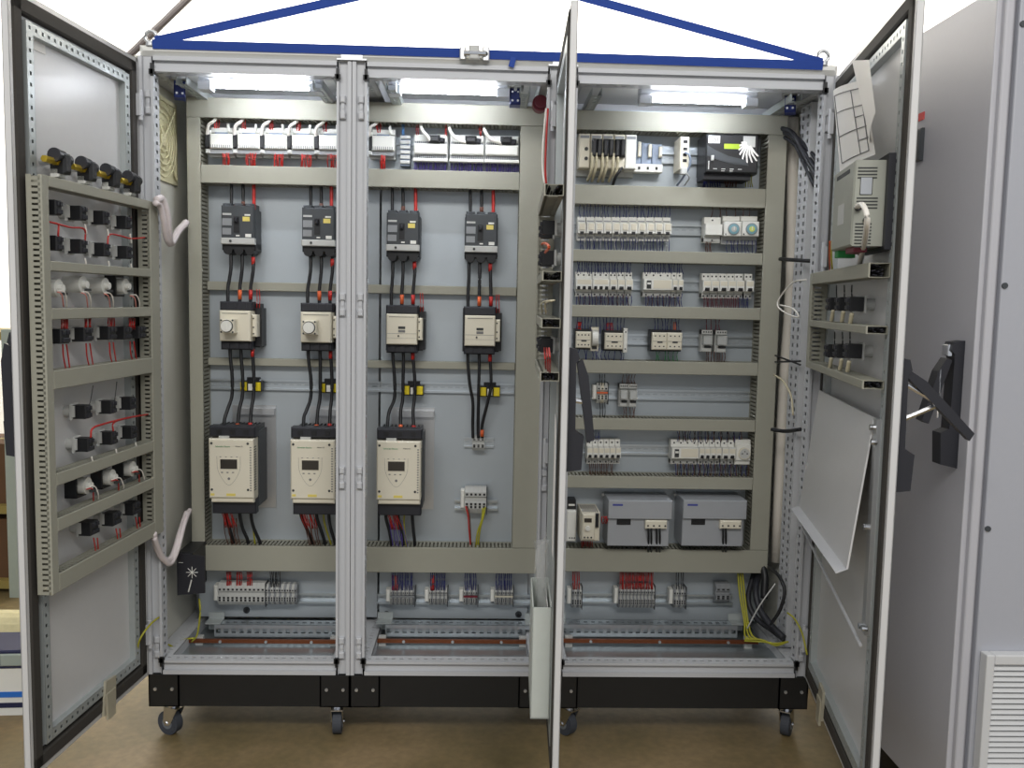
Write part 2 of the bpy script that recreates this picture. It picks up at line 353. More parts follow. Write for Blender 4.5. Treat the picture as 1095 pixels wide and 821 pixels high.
# ------------------------------------------------------------------ doors (parts of their bays)
def door(cab, F, xa, xb, label, hz, ang, free_right):
    DH = 1.79; d = part(cab, 'door', DOORM, B(xa, xb, -.002, 0, 0, DH), B(xa, xa+.002, -.016, 0, 0, DH), B(xb-.002, xb, -.016, 0, 0, DH), B(xa, xb, -.016, 0, 0, .002), B(xa, xb, -.016, 0, DH-.002, DH),
         B(xa, xa+.011, -.016, -.0145, 0, DH), B(xb-.011, xb, -.016, -.0145, 0, DH), B(xa, xb, -.016, -.0145, 0, .011), B(xa, xb, -.016, -.0145, DH-.011, DH), label=label)
    d.location = Vector((float(F.O[0]), float(F.O[1]), Z0))-cab.location; d.rotation_euler = (0, 0, F.th)
    s0, s1 = .012, .046
    part(d, 'seal', SEAL, B(xa+s0, xa+s1, -.020, -.002, s0, DH-s0, .004), B(xb-s1, xb-s0, -.020, -.002, s0, DH-s0, .004), B(xa+s0, xb-s0, -.020, -.002, s0, s1, .004), B(xa+s0, xb-s0, -.020, -.002, DH-s1, DH-s0, .004))
    i0, i1, dz = .058, .085, .020
    for X, nm in ((xa+i0, 0), (xb-i1, 1)):
        part(d, 'perforated_profile', TUBE, B(X, X+.0015, -dz, -.002, i0, DH-i0), B(X+.0255, X+.027, -dz, -.002, i0, DH-i0), PF((X+.027, -dz, i0), (0, 0, 1), (-1, 0, 0), DH-2*i0, .027, .025, .008, .008, .012))
    for z in (i0, DH-i1):
        part(d, 'perforated_profile', TUBE, B(xa+i1, xb-i1, -dz, -.002, z, z+.0015), B(xa+i1, xb-i1, -dz, -.002, z+.0255, z+.027), PF((xa+i1, -dz, z), (1, 0, 0), (0, 0, 1), xb-xa-2*i1, .027, .025, .008, .008, .012))
    for z in (.1, .66, 1.25, 1.63):
        hx = xb-.012 if not free_right else xa+.012
        part(d, 'hinge', FRAME, B(hx-.01, hx+.01, -.034, -.016, z, z+.06, .004), CY(hx, -.028, z-.012, .006, .084, 'z', 10))
    # swing handle on the outer face
    xh = (xb-.045) if free_right else (xa+.045)
    part(d, 'handle_base', BLK2, EX([(0, hz-.145), (.036, hz-.140), (.04, hz-.062), (.02, hz-.050), (.018, hz+.108), (.026, hz+.118), (.02, hz+.140), (0, hz+.144)], 'x', xh-.02, xh+.02), label='black swing handle base')
    pv = (xh, .026, hz+.10)
    part(d, 'handle_lever', BLK2, RZ(EX([(.020, hz-.078), (.038, hz-.073), (.044, hz+.075), (.036, hz+.115), (.022, hz+.11)], 'x', xh-.015, xh+.015), ang, 'x', pv), label='black handle lever')
    if abs(ang) > .05:
        R = Matrix.Rotation(ang, 3, 'X')
        q = R @ Vector((0, .006, -.085))+Vector(pv)
        for s in (-.008, .008): part(d, 'handle_link', CHROME, TU([(xh+s, .020, (hz+.01 if s < 0 else hz+.085) if ang > .4 else hz+.02), (xh+s, q.y, q.z)], .0055, 6))
    return d
hzL = FL.px(4, 422, -.03)[1]; hzM = FM.px(619, 436, -.03)[1]; hzR = FR.px(974, 455, -.03)[1]
dL = door(cabA, FL, -.597, 0, 'left bay door swung open towards the camera', hzL, .02, False)
dM = door(cabB, FM, 0, .597, 'middle bay door seen edge on', hzM, .16, True)
dR = door(cabC, FR, 0, .797, 'right bay door swung open with folding shelf inside', hzR, .80, True)
# lumps of yellowed packing tape left on the lower seals
def ontape(par, F, u, v, ax):
    x, z = F.px(u, v, .02); part(par, 'packing_tape', TAPE, EX([(x-.035, .004), (x+.03, .006), (x+.034, .09), (x-.02, .095)], 'y', -.026, -.019), EX([(x-.02, -.012), (x+.02, -.012), (x+.024, .06), (x-.024, .06)], 'y', -.030, -.024))
ontape(dL, FL, 116, 755, 0); ontape(dR, FR, 878, 765, 0)
# ------------------------------------------------------------------ wiring ducts, rails
def duct(label, F, x0, x1, z0, z1, dep, base=0., vert=False, group='slotted wiring ducts'):
    t = thing('wiring_duct', label, 'cable duct', F, x0, z0, group); w, h = x1-x0, z1-z0; b = -base; f = -(base+dep)
    c = part(t, 'cover', DUCT, B(0, w, f, f+.0035, 0, h, .0015))
    g = [B(0, w, b-.002, b, 0, h)]
    L = h if vert else w; n = max(2, int(L/.0125)); p = L/n
    for i in range(n):
        a, e = i*p, i*p+.0075
        if vert: g += [B(.0005, .002, f+.0035, b-.012, a, e), B(w-.002, w-.0005, f+.0035, b-.012, a, e)]
        else: g += [B(a, e, f+.0035, b-.012, .0005, .002), B(a, e, f+.0035, b-.012, h-.002, h-.0005)]
    if vert: g += [B(.0005, .002, b-.012, b, 0, h), B(w-.002, w-.0005, b-.012, b, 0, h), B(.0005, .002, f+.0035, f+.009, 0, h), B(w-.002, w-.0005, f+.0035, f+.009, 0, h)]
    else: g += [B(0, w, b-.012, b, .0005, .002), B(0, w, b-.012, b, h-.002, h-.0005), B(0, w, f+.0035, f+.009, .0005, .002), B(0, w, f+.0035, f+.009, h-.002, h-.0005)]
    part(t, 'slotted_channel', DUCTI, *g, kind='stuff'); return t
def fill(t, w, h, b, d, seed):             # wires lying inside a duct whose open end shows
    rn = random.Random(seed); g = []
    for k in range(14):
        y, z = -(b+.006+rn.random()*(d-.016)), .004+rn.random()*(h-.008); g.append(TU([(.004, y, z), (w*.5, y+rn.uniform(-.002, .002), z), (w-.004-rn.random()*.012, y, z)], .0021, 5, 2))
    part(t, 'wires_inside', rn.choice([BLK, BLK2]), *g, smooth=True, kind='stuff')
def hz_px(F, pts, d):                       # mean heights from two or more (u, v_top, v_bottom)
    zt = [F.px(u, a, d)[1] for u, a, b in pts]; zb = [F.px(u, b, d)[1] for u, a, b in pts]
    return sum(zb)/len(zb), sum(zt)/len(zt)
DD = .08
def hduct(label, pts, u0, u1, d=DD, F=MP, base=0., X=None):
    z0, z1 = hz_px(F, pts, d+base); um = pts[0][1]
    x0 = F.px(u0, pts[0][1], d+base)[0]; x1 = F.px(u1, pts[-1][1], d+base)[0]
    if X: x0, x1 = X
    return duct(label, F, x0, x1, z0, z1, d, base), (x0, x1, z0, z1)
vx0, vx1 = MP.px(199.5, 150, DD)[0], MP.px(214, 150, DD)[0]
wx0, wx1 = MP.px(555.5, 200, DD)[0], MP.px(584, 200, DD)[0]
_, rA = hduct('top grey duct across left and middle bays beneath the lamps', [(250, 105, 125.5), (500, 111.5, 133.5)], 0, 0, X=(vx0, wx1))
_, rB = hduct('second duct below the white relay bases in left and middle bays', [(280, 177, 195), (470, 182.5, 203)], 0, 0, X=(vx1+.001, wx0-.001))
hduct('thin shallow duct between moulded breakers and contactors', [(240, 301, 309.5), (470, 305.6, 315.6)], 0, 0, d=.03, X=(vx1+.001, wx0-.001))
hduct('thin shallow duct just below the contactors', [(240, 383, 390), (470, 386.5, 395)], 0, 0, d=.03, X=(vx1+.001, wx0-.001))
_, rE = hduct('wide bottom duct beneath the soft starters', [(270, 584, 610.5), (470, 585, 612.5)], 0, 0, X=(vx0, wx1))
duct('upright duct at far left of the left bay', MP, vx0, vx1, rE[3]+.001, rA[2]-.001, DD, 0, True)
duct('wide upright duct on right side of the middle bay', MP, wx0, wx1, rE[3]+.001, rA[2]-.001, DD, 0, True)
yx0, yx1 = MP.px(815, 300, DD)[0], MP.px(835, 300, DD)[0]
C3 = (1.262, yx0-.001)
_, sA = hduct('top duct of the right bay beneath its lamp', [(640, 118, 139.5), (800, 122.5, 142.5)], 0, 0, X=(1.262, yx1))
names3 = [('second duct of right bay, under the controller rack', [(640, 198.6, 219.6), (790, 200.3, 220.5)]), ('third duct of right bay, under the slim relays', [(650, 267.7, 280.5), (780, 269.5, 282)]),
          ('fourth duct of right bay, under the first breaker row', [(650, 327, 340), (780, 328.5, 341)]), ('fifth duct of right bay, under the small contactors', [(680, 386.5, 400), (780, 387, 401)]),
          ('sixth duct of right bay, under the nearly empty rail', [(680, 448, 460.5), (780, 448.5, 461)]), ('seventh duct of right bay, above the grey power supplies', [(650, 509.6, 522.5), (780, 510, 523)])]
for nm, p in names3: hduct(nm, p, 0, 0, X=C3)
_, sE = hduct('bottom duct of right bay beneath the power supplies', [(640, 587.5, 612), (780, 587.5, 612)], 0, 0, X=(1.262, yx1))
duct('upright duct at right side of the right bay', MP, yx0, yx1, sE[3]+.001, sA[2]-.001, DD, 0, True)
def rail(label, F, u0, u1, v0, v1, d=.012, X=None, um=None):
    x0, x1, z0, z1 = F.rect(u0, v0, u1, v1, d)
    if X: x0, x1 = X
    zc = (z0+z1)/2; w = x1-x0
    prof = [(-.001, -.0175), (-.001-.0+0, -.0175), ]
    o = solo('mounting_rail', label, 'rail', ZINC, F, x0, zc, [B(0, w, -d, -d+.001, .0125, .0175), B(0, w, -d, -d+.001, -.0175, -.0125), B(0, w, -d, -.001, .0115, .0125), B(0, w, -d, -.001, -.0125, -.0115),
        PF((0, -.002, -.0125), (1, 0, 0), (0, 0, 1), w, .025, .025, .015, .005, .0015)], 'top hat mounting rails')
    return zc
e1 = vx1+.002; e2 = wx0-.002
rail('rail carrying the row of white relay bases at top', MP, 214, 555, 152, 164, X=(e1, e2))
rail('rail carrying the yellow current transformers', MP, 222, 360, 406, 417, X=(e1, e2))
for nm, v0, v1 in (('rail behind the controller rack in the right bay', 163, 175), ('rail of the slim relays in the right bay', 240.5, 250.5), ('rail of the first breaker row in the right bay', 300, 310), ('rail of the small contactors in the right bay', 358.5, 368.5), ('nearly empty rail in the right bay', 416.5, 428), ('rail of the socket and breakers in the right bay', 475.5, 487)):
    rail(nm, MP, 615, 812, v0, v1, X=(1.27, yx0-.002))
rail('terminal rail at foot of the left bay', MP, 228, 360, 634, 645, d=.02, X=(.12, .56))
rail('terminal rail at foot of the middle bay', MP, 395, 565, 636, 646, d=.02, X=(.645, 1.17))
rail('bright terminal rail at foot of the right bay', MP, 605, 784, 635, 646, d=.02, X=(1.262, MP.px(784, 640, .02)[0]))
rail('short rail under the grey terminal group in the middle bay', MP, 486, 532, 534, 546, d=.02)
rail('tiny rail behind the three pole terminal in the middle bay', MP, 496, 528, 468, 478, d=.008)
# ------------------------------------------------------------------ lamps, door switches under the roofs
def px3(u, v, Y): r = fw+rt*(u-W/2)/FOC+up*(H/2-v)/FOC; t = (Y-CP[1])/r[1]; P = CP+t*r; return float(P[0]), float(P[1]), float(P[2])
WF = Fr((0, 0, 0), 0)
for nm, u0, u1, v, X0, X1 in (('left', 228, 330, 93.5, .05, .55), ('middle', 430, 530, 98.5, .65, 1.15), ('right', 698, 795, 108.5, 1.27, 1.93)):
    Yl = .10; a = px3(u0, v, Yl); b = px3(u1, v, Yl); zc = (a[2]+b[2])/2
    t = thing('cabinet_lamp', f'lit fluorescent lamp under the roof of the {nm} bay', 'lamp', WF, (a[0]+b[0])/2, zc, 'fluorescent cabinet lamps', -Yl); hw = (b[0]-a[0])/2
    part(t, 'housing', LAMPH, B(-hw-.04, hw+.04, -.012, .03, .016, .036, .004), B(-hw-.04, -hw-.004, -.014, .032, -.012, .012), B(hw+.004, hw+.04, -.014, .032, -.012, .012))
    part(t, 'tube', GLOW, CY(-hw, 0, 0, .0055, 2*hw, 'x', 14), smooth=True)
    for s in (-1, 1): part(t, 'mounting_bracket', STEEL, B(s*(hw+.015)-.008, s*(hw+.015)+.008, -.004, .012, .034, 1.757+Z0-zc))
for nm, u, v, rz in (('left', 192, 94, .3), ('middle', 551, 102, 0), ('right', 845, 110, -.35)):
    Y = .1; P = px3(u, v, Y)
    t = thing('door_switch', f'blue door contact switch hanging under the {nm} bay roof', 'switch', WF, P[0], P[2], 'blue door switches', -Y); t.rotation_euler = (0, 0, rz)
    bz = 1.757+Z0-P[2]
    part(t, 'body', SWBL, B(-.016, .016, 0, .05, -.026, .022, .004)); part(t, 'bracket', LGR, B(-.024, .024, -.014, .02, .022, .028), B(-.024, -.018, -.014, .02, .028, bz), B(.018, .024, -.014, .02, .028, bz))
    for sx in (-.008, .008):
        for sz in (-.015, .01): part(t, 'screw', CHROME, CY(sx, -.003, sz, .0035, .004, 'y', 8))
    part(t, 'plunger', STEEL, CY(0, -.012, .016, .005, .014, 'y', 8))
o = solo('sounder', 'dark red round buzzer at upper right of the middle bay', 'buzzer', MAROON, WF, *px3(578, 110, .12)[0::2], [CY(0, 0, 0, .024, .04, 'y', 18), CY(0, -.012, 0, .017, .012, 'y', 18)], d=-.12)
for k, (F_, w, u) in enumerate(((cabA, .6, 0), (cabB, .6, 0), (cabC, .8, 0))):     # slotted depth rails that carry the lamps
    for X in (.09, w-.12): part(F_, 'roof_cross_rail', TUBE, B(X, X+.0015, .05, .35, 1.735, 1.757), B(X+.028, X+.03, .05, .35, 1.735, 1.757), PF((X, .35, 1.735), (1, 0, 0), (0, -1, 0), .03, .3, .03, .012, .012, .015, rows=12))
# ------------------------------------------------------------------ moulded case breakers
def put(F, u, v, d): return F.px(u, v, d)
def mccb(label, x, z):
    w, h, d = .105, .158, .10; t = thing('moulded_breaker', label, 'circuit breaker', MP, x, z, 'moulded case breakers')
    part(t, 'body', CHAR, B(-w/2, w/2, -.07, 0, .018, h-.018), B(-w/2+.002, w/2-.002, -.088, -.07, .045, h-.008, .003))
    part(t, 'terminal_cover', CHAR, *[B(-w/2+.004+i*.034, -w/2+.031+i*.034, -.078, 0, h-.022, h, .004) for i in range(3)])
    part(t, 'terminal_cover', BLK, B(-w/2, w/2, -.075, 0, .012, .034, .003), *[CY(-w/2+.018+i*.034, -.076, .012, .014, .07, 'y', 12) for i in range(3)])
    part(t, 'rating_plate', LGR, B(-w/2, w/2, -.090, -.07, .030, .050, .002)); part(t, 'rating_dial', DKINK, CY(-.022, -.0925, .040, .004, .003, 'y', 10))
    part(t, 'toggle_recess', BLK, B(-.012, .006, -.0895, -.07, .066, h-.042)); part(t, 'toggle', BLK2, B(-.008, .002, -.104, -.088, .098, .112, .003))
    part(t, 'warning_sticker', YLB, B(.016, .038, -.0892, -.088, .102, .116)); part(t, 'sticker_heading', WHT, B(.022, .040, -.0892, -.088, .119, .124))
    part(t, 'type_label', WHT, B(.024, .042, -.0892, -.088, .053, .063)); part(t, 'nameplate', MGR, B(-w/2+.005, -.02, -.0892, -.088, .060, .080), B(-w/2+.005, -.018, -.0892, -.088, .088, .110))
    part(t, 'maker_name', LGR, B(-w/2+.006, -.019, -.0892, -.088, .120, .126))
    part(t, 'type_label', WHT, B(-.005, .006, -.0892, -.088, .055, .059))
    return t
def bx(u0, u1, v1, d): x = (MP.px(u0, v1, d)[0]+MP.px(u1, v1, d)[0])/2; return x, MP.px((u0+u1)/2, v1, d)[1]
COLS = ['leftmost', 'second', 'third', 'rightmost']
br = []
for i, (u0, u1, v) in enumerate(((236, 272.5, 271.5), (322, 358.5, 273.5), (413, 448, 278.5), (496.5, 531.7, 280))):
    x, z = bx(u0, u1, v, .088); br.append((x, z)); lab = f'{COLS[i]} charcoal moulded case breaker hanging below the second duct'
    if i == 0: m0 = mccb(lab, x, z)
    else: clone(m0, lab, MP, x, z)
# ------------------------------------------------------------------ contactors
def contactor(label, x, z, dial):
    w, h = .096, .152; t = thing('power_contactor', label, 'contactor', MP, x, z, 'power contactors')
    part(t, 'base', BLK, B(-w/2-.008, w/2+.014, -.05, 0, .006, h-.006)); part(t, 'terminal_block', BLK2, B(-w/2-.002, w/2, -.095, -.05, 0, .028, .004), *[B(-w/2+.012+i*.03, -w/2+.026+i*.03, -.1, -.06, .004, .022) for i in range(3)])
    part(t, 'terminal_block', BLK2, B(-w/2-.004, w/2+.002, -.095, -.05, h-.028, h, .004), *[B(-w/2+.012+i*.03, -w/2+.02+i*.03, -.0965, -.06, h-.018, h-.004) for i in range(3)])
    fc = part(t, 'front_cover', CREAM, B(-w/2, w/2, -.115, -.05, .028, h-.028, .003)); part(fc, 'parting_line', DKINK, B(-w/2+.008, w/2-.008, -.1155, -.1148, h-.038, h-.0365))
    ax = part(t, 'auxiliary_block', CREAM, B(w/2+.001, w/2+.016, -.10, -.05, .042, .112, .003)); part(ax, 'screw', DKINK, *[CY(w/2+.006, -.1015, zz, .0025, .002, 'y', 8) for zz in (.052, .072, .1)])
    part(t, 'auxiliary_contact', BLK, B(w/2+.002, w/2+.022, -.06, 0, .01, h-.02))
    if dial:
        tm = part(t, 'delay_timer', CREAM, B(-.034, .008, -.155, -.115, .054, .098, .003)); part(tm, 'timer_dial', WHT, CY(-.014, -.163, .076, .017, .008, 'y', 24), B(-.0155, -.0125, -.165, -.163, .066, .086))
        part(tm, 'timer_dial_ring', DKINK, CY(-.014, -.1565, .076, .0195, .002, 'y', 24)); part(tm, 'screw', DKINK, *[CY(sx, -.1565, sz, .003, .002, 'y', 8) for sx in (-.031, .004) for sz in (.058, .094)])
    else:
        part(fc, 'window', DKINK, B(-.011, .011, -.1155, -.1148, .077, .085)); part(fc, 'type_print', INK, B(-.011, .011, -.1155, -.1148, .066, .074))
        part(fc, 'groove', INK, B(-w/2+.002, w/2-.002, -.1155, -.1148, .062, .063), B(-w/2+.002, w/2-.002, -.1155, -.1148, .048, .0485)); part(fc, 'indicator', DKINK, CY(-.01, -.1165, .055, .003, .002, 'y', 8))
    return t
ct = []
for i, (u0, u1, v) in enumerate(((235, 270.5, 374), (321, 356.5, 375.5), (413, 446.5, 377.5), (496, 529.5, 379))):
    x, z = bx(u0, u1, v, .1); ct.append((x, z))
    lab = (f'{COLS[i]} cream fronted contactor with round dial timer' if i < 2 else f'{COLS[i]} cream fronted contactor with small indicator window')
    if i == 0: c0 = contactor(lab, x, z, 1)
    elif i == 2: c1 = contactor(lab, x, z, 0)
    else: clone(c0 if i < 2 else c1, lab, MP, x, z)
# ------------------------------------------------------------------ yellow current transformers
def cts(label, x, z):
    w, h = .066, .034; t = thing('current_transformer', label, 'transformer', MP, x, z, 'yellow and black current transformers')
    part(t, 'body', BLK, B(-w/2, w/2, -.05, -.012, 0, h, .003)); part(t, 'clip', BLK, B(-.02, .02, -.02, -.002, -.002, h+.01))
    for s in (-1, 1): part(t, 'coil_cap', YEL, B(s*.022-.010, s*.022+.010, -.056, -.045, .003, h-.003, .002))
    part(t, 'label_plate', WHT, B(-.008, .008, -.053, -.045, .004, h-.008, .001)); return t
for i, (u0, u1, v0, v1) in enumerate(((256, 279.5, 407, 419), (340, 363, 408.5, 420.5), (430.5, 452.5, 411.5, 423), (512.5, 535, 413, 424.5))):
    x, z = bx(u0, u1, v1, .055); lab = f'{COLS[i]} yellow and black current transformer on the rail under the contactors'
    if i == 0: k0 = cts(lab, x, z)
    else: clone(k0, lab, MP, x, z)
# ------------------------------------------------------------------ soft starters
def starter(label, x, z):
    w, h, d = .142, .262, .165; t = thing('soft_starter', label, 'soft starter', MP, x, z, 'soft starters')
    part(t, 'heat_sink', CHAR, B(-w/2, w/2, -.11, -.004, .0, h-.022), *[B(-w/2+.006+k*.0125, -w/2+.010+k*.0125, -.1, -.006, h-.022, h-.006) for k in range(11)])
    part(t, 'mounting_bracket', STEEL, B(-w/2+.03, w/2+.03, -.003, 0, -.03, h+.05), B(-w/2+.05, w/2+.028, -.02, -.001, h+.02, h+.04))
    tb = part(t, 'terminal_block', BLK2, B(-w/2, w/2, -.155, -.11, h-.034, h, .004)); part(tb, 'cable_entry', BLK, *[B(-w/2+.022+k*.042, -w/2+.038+k*.042, -.157, -.14, h-.024, h-.010) for k in range(3)])
    part(tb, 'clip', LGR, B(-w/2+.03, -w/2+.062, -.158, -.15, h-.042, h-.03))
    part(t, 'terminal_block', BLK2, B(-w/2+.004, w/2-.002, -.145, -.11, -.018, .03, .003))
    c = part(t, 'front_cover', CREAM, B(-w/2+.001, w/2-.003, -.168, -.11, .036, h-.038, .004), B(-w/2+.006, w/2-.004, -.163, -.11, .022, .036, .003))
    part(c, 'vent_slot', DKINK, *[B(w/2-.0035, w/2-.0025, -.160, -.135, .06+k*.008, .063+k*.008) for k in range(18)], kind='stuff')
    part(c, 'vent_slot', INK, *[B(w/2-.014, w/2-.009, -.1688, -.167, .06+k*.008, .0635+k*.008) for k in range(18)], kind='stuff')
    part(c, 'display', DISP, B(-.034, .018, -.1695, -.167, .130, .160)); part(c, 'display_rim', CREAM, B(-.038, .022, -.1688, -.167, .127, .163, .001))
    part(c, 'screw', DKINK, *[CY(sx, -.1695, sz, .0038, .002, 'y', 10) for sx in (-w/2+.010, w/2-.020) for sz in (.064, h-.052)])
    part(c, 'key', INK, *[B(-.032+k*.017, -.026+k*.017, -.1692, -.167, .117, .120) for k in range(3)], *[B(-.036+k*.017, -.031+k*.017, -.1692, -.167, .167, .1685) for k in range(4)], CY(-.008, -.1695, .099, .004, .002, 'y', 10))
    part(c, 'groove', INK, *[TU([(-.045, -.1682, .17), (-.04, -.1682, .12), (-.008, -.1682, .078), (.024, -.1682, .12), (.028, -.1682, .17)], .0004, 4)])
    part(c, 'caution_sticker', YLB, B(-.016, .012, -.1688, -.167, .044, .052)); part(c, 'caution_sticker', YLB, B(-w/2+.006, -w/2+.018, -.1688, -.167, .045, .052))
    txt(c, 'Schneider Electric', .0062, GINK, -.026, -.1688, h-.062); txt(c, 'Altistart 22', .005, DKINK, .024, -.1688, h-.061)
    return t
ss = []
for i, (u0, u1, v) in enumerate(((223, 272.7, 545), (309.7, 359.5, 546), (402.8, 449.5, 547))):
    x, z = bx(u0, u1, v, .168); ss.append((x, z)); lab = ['leftmost cream fronted soft starter at foot of left bay', 'second soft starter, partly behind the post between the bays', 'soft starter standing in the middle bay'][i]
    if i == 0: s0 = starter(lab, x, z)
    else: clone(s0, lab, MP, x, z)
# ------------------------------------------------------------------ power cables
def cable(label, pts, r, mat, F=MP, name='power_cable', cat='cable', group=None, n=8, k=6, ribs=0):
    P = [Vector(F.w(*F.px(u, v, d), d)) for u, v, d in pts]; o0 = P[0].copy()
    o = part(None, name, mat, TU([p-o0 for p in P], r, n, k, ribs), smooth=True); o.location = o0; return tag(o, label, cat, group)
def sleeve(u, v, d, h, mat, par, r=.0062):  # coloured end sleeve as part of the cable
    x, z = MP.px(u, v, d); p = Vector(MP.w(x, z, d))-par.location
    part(par, 'end_sleeve', mat, CY(p.x, p.y, p.z-h/2, r, h, 'z', 10), smooth=True)
col4 = ['first', 'second', 'third', 'fourth']; pole = ['left', 'centre', 'right']; SL = [None, ORG, RED]
def poles3(x, zt, F, d): return [F.O[0]+x+o for o in (-.034, 0, .034)]
def upx(X, Y, Z):                           # world -> pixel
    q = np.array([X, Y, Z])-CP; return W/2+FOC*(q@rt)/(q@fw), H/2-FOC*(q@up)/(q@fw)
topu = [(247.5, 260, 271.5), (332.5, 343.5, 354.5), (419.5, 431, 444.5), (503, 515, 527.5)]
bend = [[(247, 243.8), (259, 256.5), (271, 268)], [(332.2, 329), (343.6, 341.5), (355.5, 353)], [(420, 418.5), (431, 429.8), (443.5, 441.7)], [(501.5, 500.5), (513, 512.5), (524.5, 525)]]
ctb = [[(246, 248.3, 248.5), (257.5, 259.5, 259.5), (270, 271.5, 271.5)], [(329.5, 332.5, 331.5), (342, 342.5, 342.5), (353.5, 355, 355)], [(420, 422, 419), (431, 431, 429.5), (441.5, 443.5, 442)], [(500, 502.5, 505), (512, 512, 511.5), (524, 525, 521.5)]]
sstop = [[(240, 449), (254, 457), (267.5, 456)], [(325, 446), (338.5, 458), (352.5, 457)], [(414.5, 452), (428.5, 458), (442.5, 459)]]
for i in range(4):
    vb = (219, 221, 224, 225)[i]; vt = (196, 198, 203, 204)[i]; vc = (319, 320, 324, 326)[i]; vm = (274, 276, 279, 281)[i]
    for j in range(3):
        mat = (BLK, BLK, RED if i != 1 else RED)[j] if False else BLK
        u = topu[i][j]
        c = cable(f'{pole[j]} black cable dropping from the second duct into the {COLS[i]} moulded breaker', [(u-.3, vt-7, .045), (u, vt+8, .05), (u, vb+6, .055)], .0052 if j < 2 else .0056, RED if j == 2 else BLK, group='feed cables of the moulded breakers')
        if j == 2: c['label'] = f'red right hand cable dropping from the second duct into the {COLS[i]} moulded breaker'
        if j == 1: sleeve(u, vb+0, .055, .02, BWN, c)
        a, b = bend[i][j]
        c = cable(f'{pole[j]} black cable from {COLS[i]} moulded breaker down to its contactor', [(a, vm-6, .055), (a, vm+12, .062), ((a+b)/2, vm+24, .064), (b, vm+34, .066), (b, vc+5, .07)], .0055, BLK, group='cables between breakers and contactors')
        if j: sleeve(b, vc-4, .07, .03, SL[j], c)
        if j == 2: sleeve(a-.2, vm+5, .06, .025, RED, c)
        p, q, s = ctb[i][j]; v0 = (373, 375, 376, 378)[i]
        if i < 3:
            eu, ev = sstop[i][j]
            c = cable(f'{pole[j]} black cable from {COLS[i]} contactor down to its soft starter', [(p, v0-4, .07), (p+.5, v0+10, .07), (q, v0+30, .072), (q-.3, v0+50, .075), ((s+eu)/2-.6, v0+64, .085), (eu, ev, .10), (eu-.5, ev+14, .13)], .0056, BLK, group='cables between contactors and soft starters')
            if j: sleeve(eu, ev-.5, .105, .022, ORG if j == 1 else RED, c)
        else:
            eu = (505.5, 511.2, 515.5)[j]
            c = cable(f'{pole[j]} black cable from rightmost contactor to the small three pole terminal', [(p, v0-4, .07), (p+.5, v0+12, .07), (q, v0+34, .07), (s+(.6, .2, 0)[j], v0+52, .062), (eu, 455, .045), (eu+.3, 468, .04)], .0052, BLK, group='cables to the three pole terminal')
            if j == 2: sleeve(eu, 463, .042, .022, ORG, c)
        if j == 2: sleeve(p, v0+4, .07, .026, RED, c)
for i in range(3):
    u0 = (223, 309.7, 402.8)[i]; nm = ['leftmost soft starter', 'second soft starter', 'middle bay soft starter'][i]
    outs = [[(242, 548, 245, 563, 249, 584), (257, 552, 260, 566, 265, 584), (269, 553, 272, 566, 278, 586)], [(322, 549, 327, 563, 333, 584), (339, 552, 343, 566, 347, 585), (352, 553, 354, 566, 358, 586)], [(413, 553, 416, 566, 418.5, 586), (426, 553, 429, 566, 431, 586), (441, 552, 442, 566, 443.5, 586)]][i]
    for j, (a, b, c, d, e, f) in enumerate(outs):
        cable(f'{pole[j]} black cable leaving the underside of the {nm}', [(a-.5, b-8, .12), (a, b+2, .11), (c, d, .085), (e, f-6, .06), (e+.5, f+5, .045)], .0055, BLK, group='outgoing cables of the soft starters')
def wires(label, F, u0, u1, v0, v1, n, d0, d1, mat, mess=2., r=.0013, cat='wires', shift=0, sag=0.):
    g = []; rnd = random.Random(hash(label) % 9973 if False else sum(map(ord, label)))
    P0 = Vector(F.w(*F.px((u0+u1)/2, (v0+v1)/2, (d0+d1)/2), (d0+d1)/2))
    for k in range(n):
        u = u0+(u1-u0)*(k+.5)/n; m = u+shift*.5+rnd.uniform(-mess, mess); e = u+shift+rnd.uniform(-mess, mess)*.6; dm = (d0+d1)/2+rnd.uniform(0, .012)+sag
        pts = [Vector(F.w(*F.px(a, b, c), c))-P0 for a, b, c in ((u, v0, d0), (m, (v0+v1)/2, dm), (e, v1, d1))]
        g.append(TU(pts, r, 4, 3))
    o = part(None, 'wire_bundle', mat, *g, smooth=True); o.location = P0; return tag(o, label, cat, None, 'stuff')
for i, (u0, u1, nm) in enumerate(((234, 256, 'leftmost'), (320, 344, 'second'), (411, 432, 'middle bay'))):
    v = (546, 547, 548)[i]
    wires(f'thin red control wires under the {nm} soft starter', MP, u0, u0+13, v-4, v+18, 9, .13, .09, RED, 2, .0016, shift=6)
    wires(f'thin violet control wires under the {nm} soft starter', MP, u0+4, u0+20, v+8, v+41, 6, .10, .05, PUR if i == 2 else BWN, 3, .0014, shift=6)
    cable(f'yellow green earth wire under the {nm} soft starter', [(u1+(12 if i == 0 else 2 if i == 1 else 1), v-3, .12), (u1+(14 if i == 0 else 3 if i == 1 else 0), v+12, .09), (u1+(17 if i == 0 else 11 if i == 1 else 3), v+38, .05)], .0028, YGR, name='earth_wire', group='earth wires of the soft starters')
for i, (x, z) in enumerate(ct):
    u, v = upx(x+.055, .28, Z0+z+.15)
    wires(f'pink red control wires above the auxiliary block of the {COLS[i]} contactor', MP, u-2, u+3, v-14, v+8, 2, .05, .055, RED, .8, .0014)
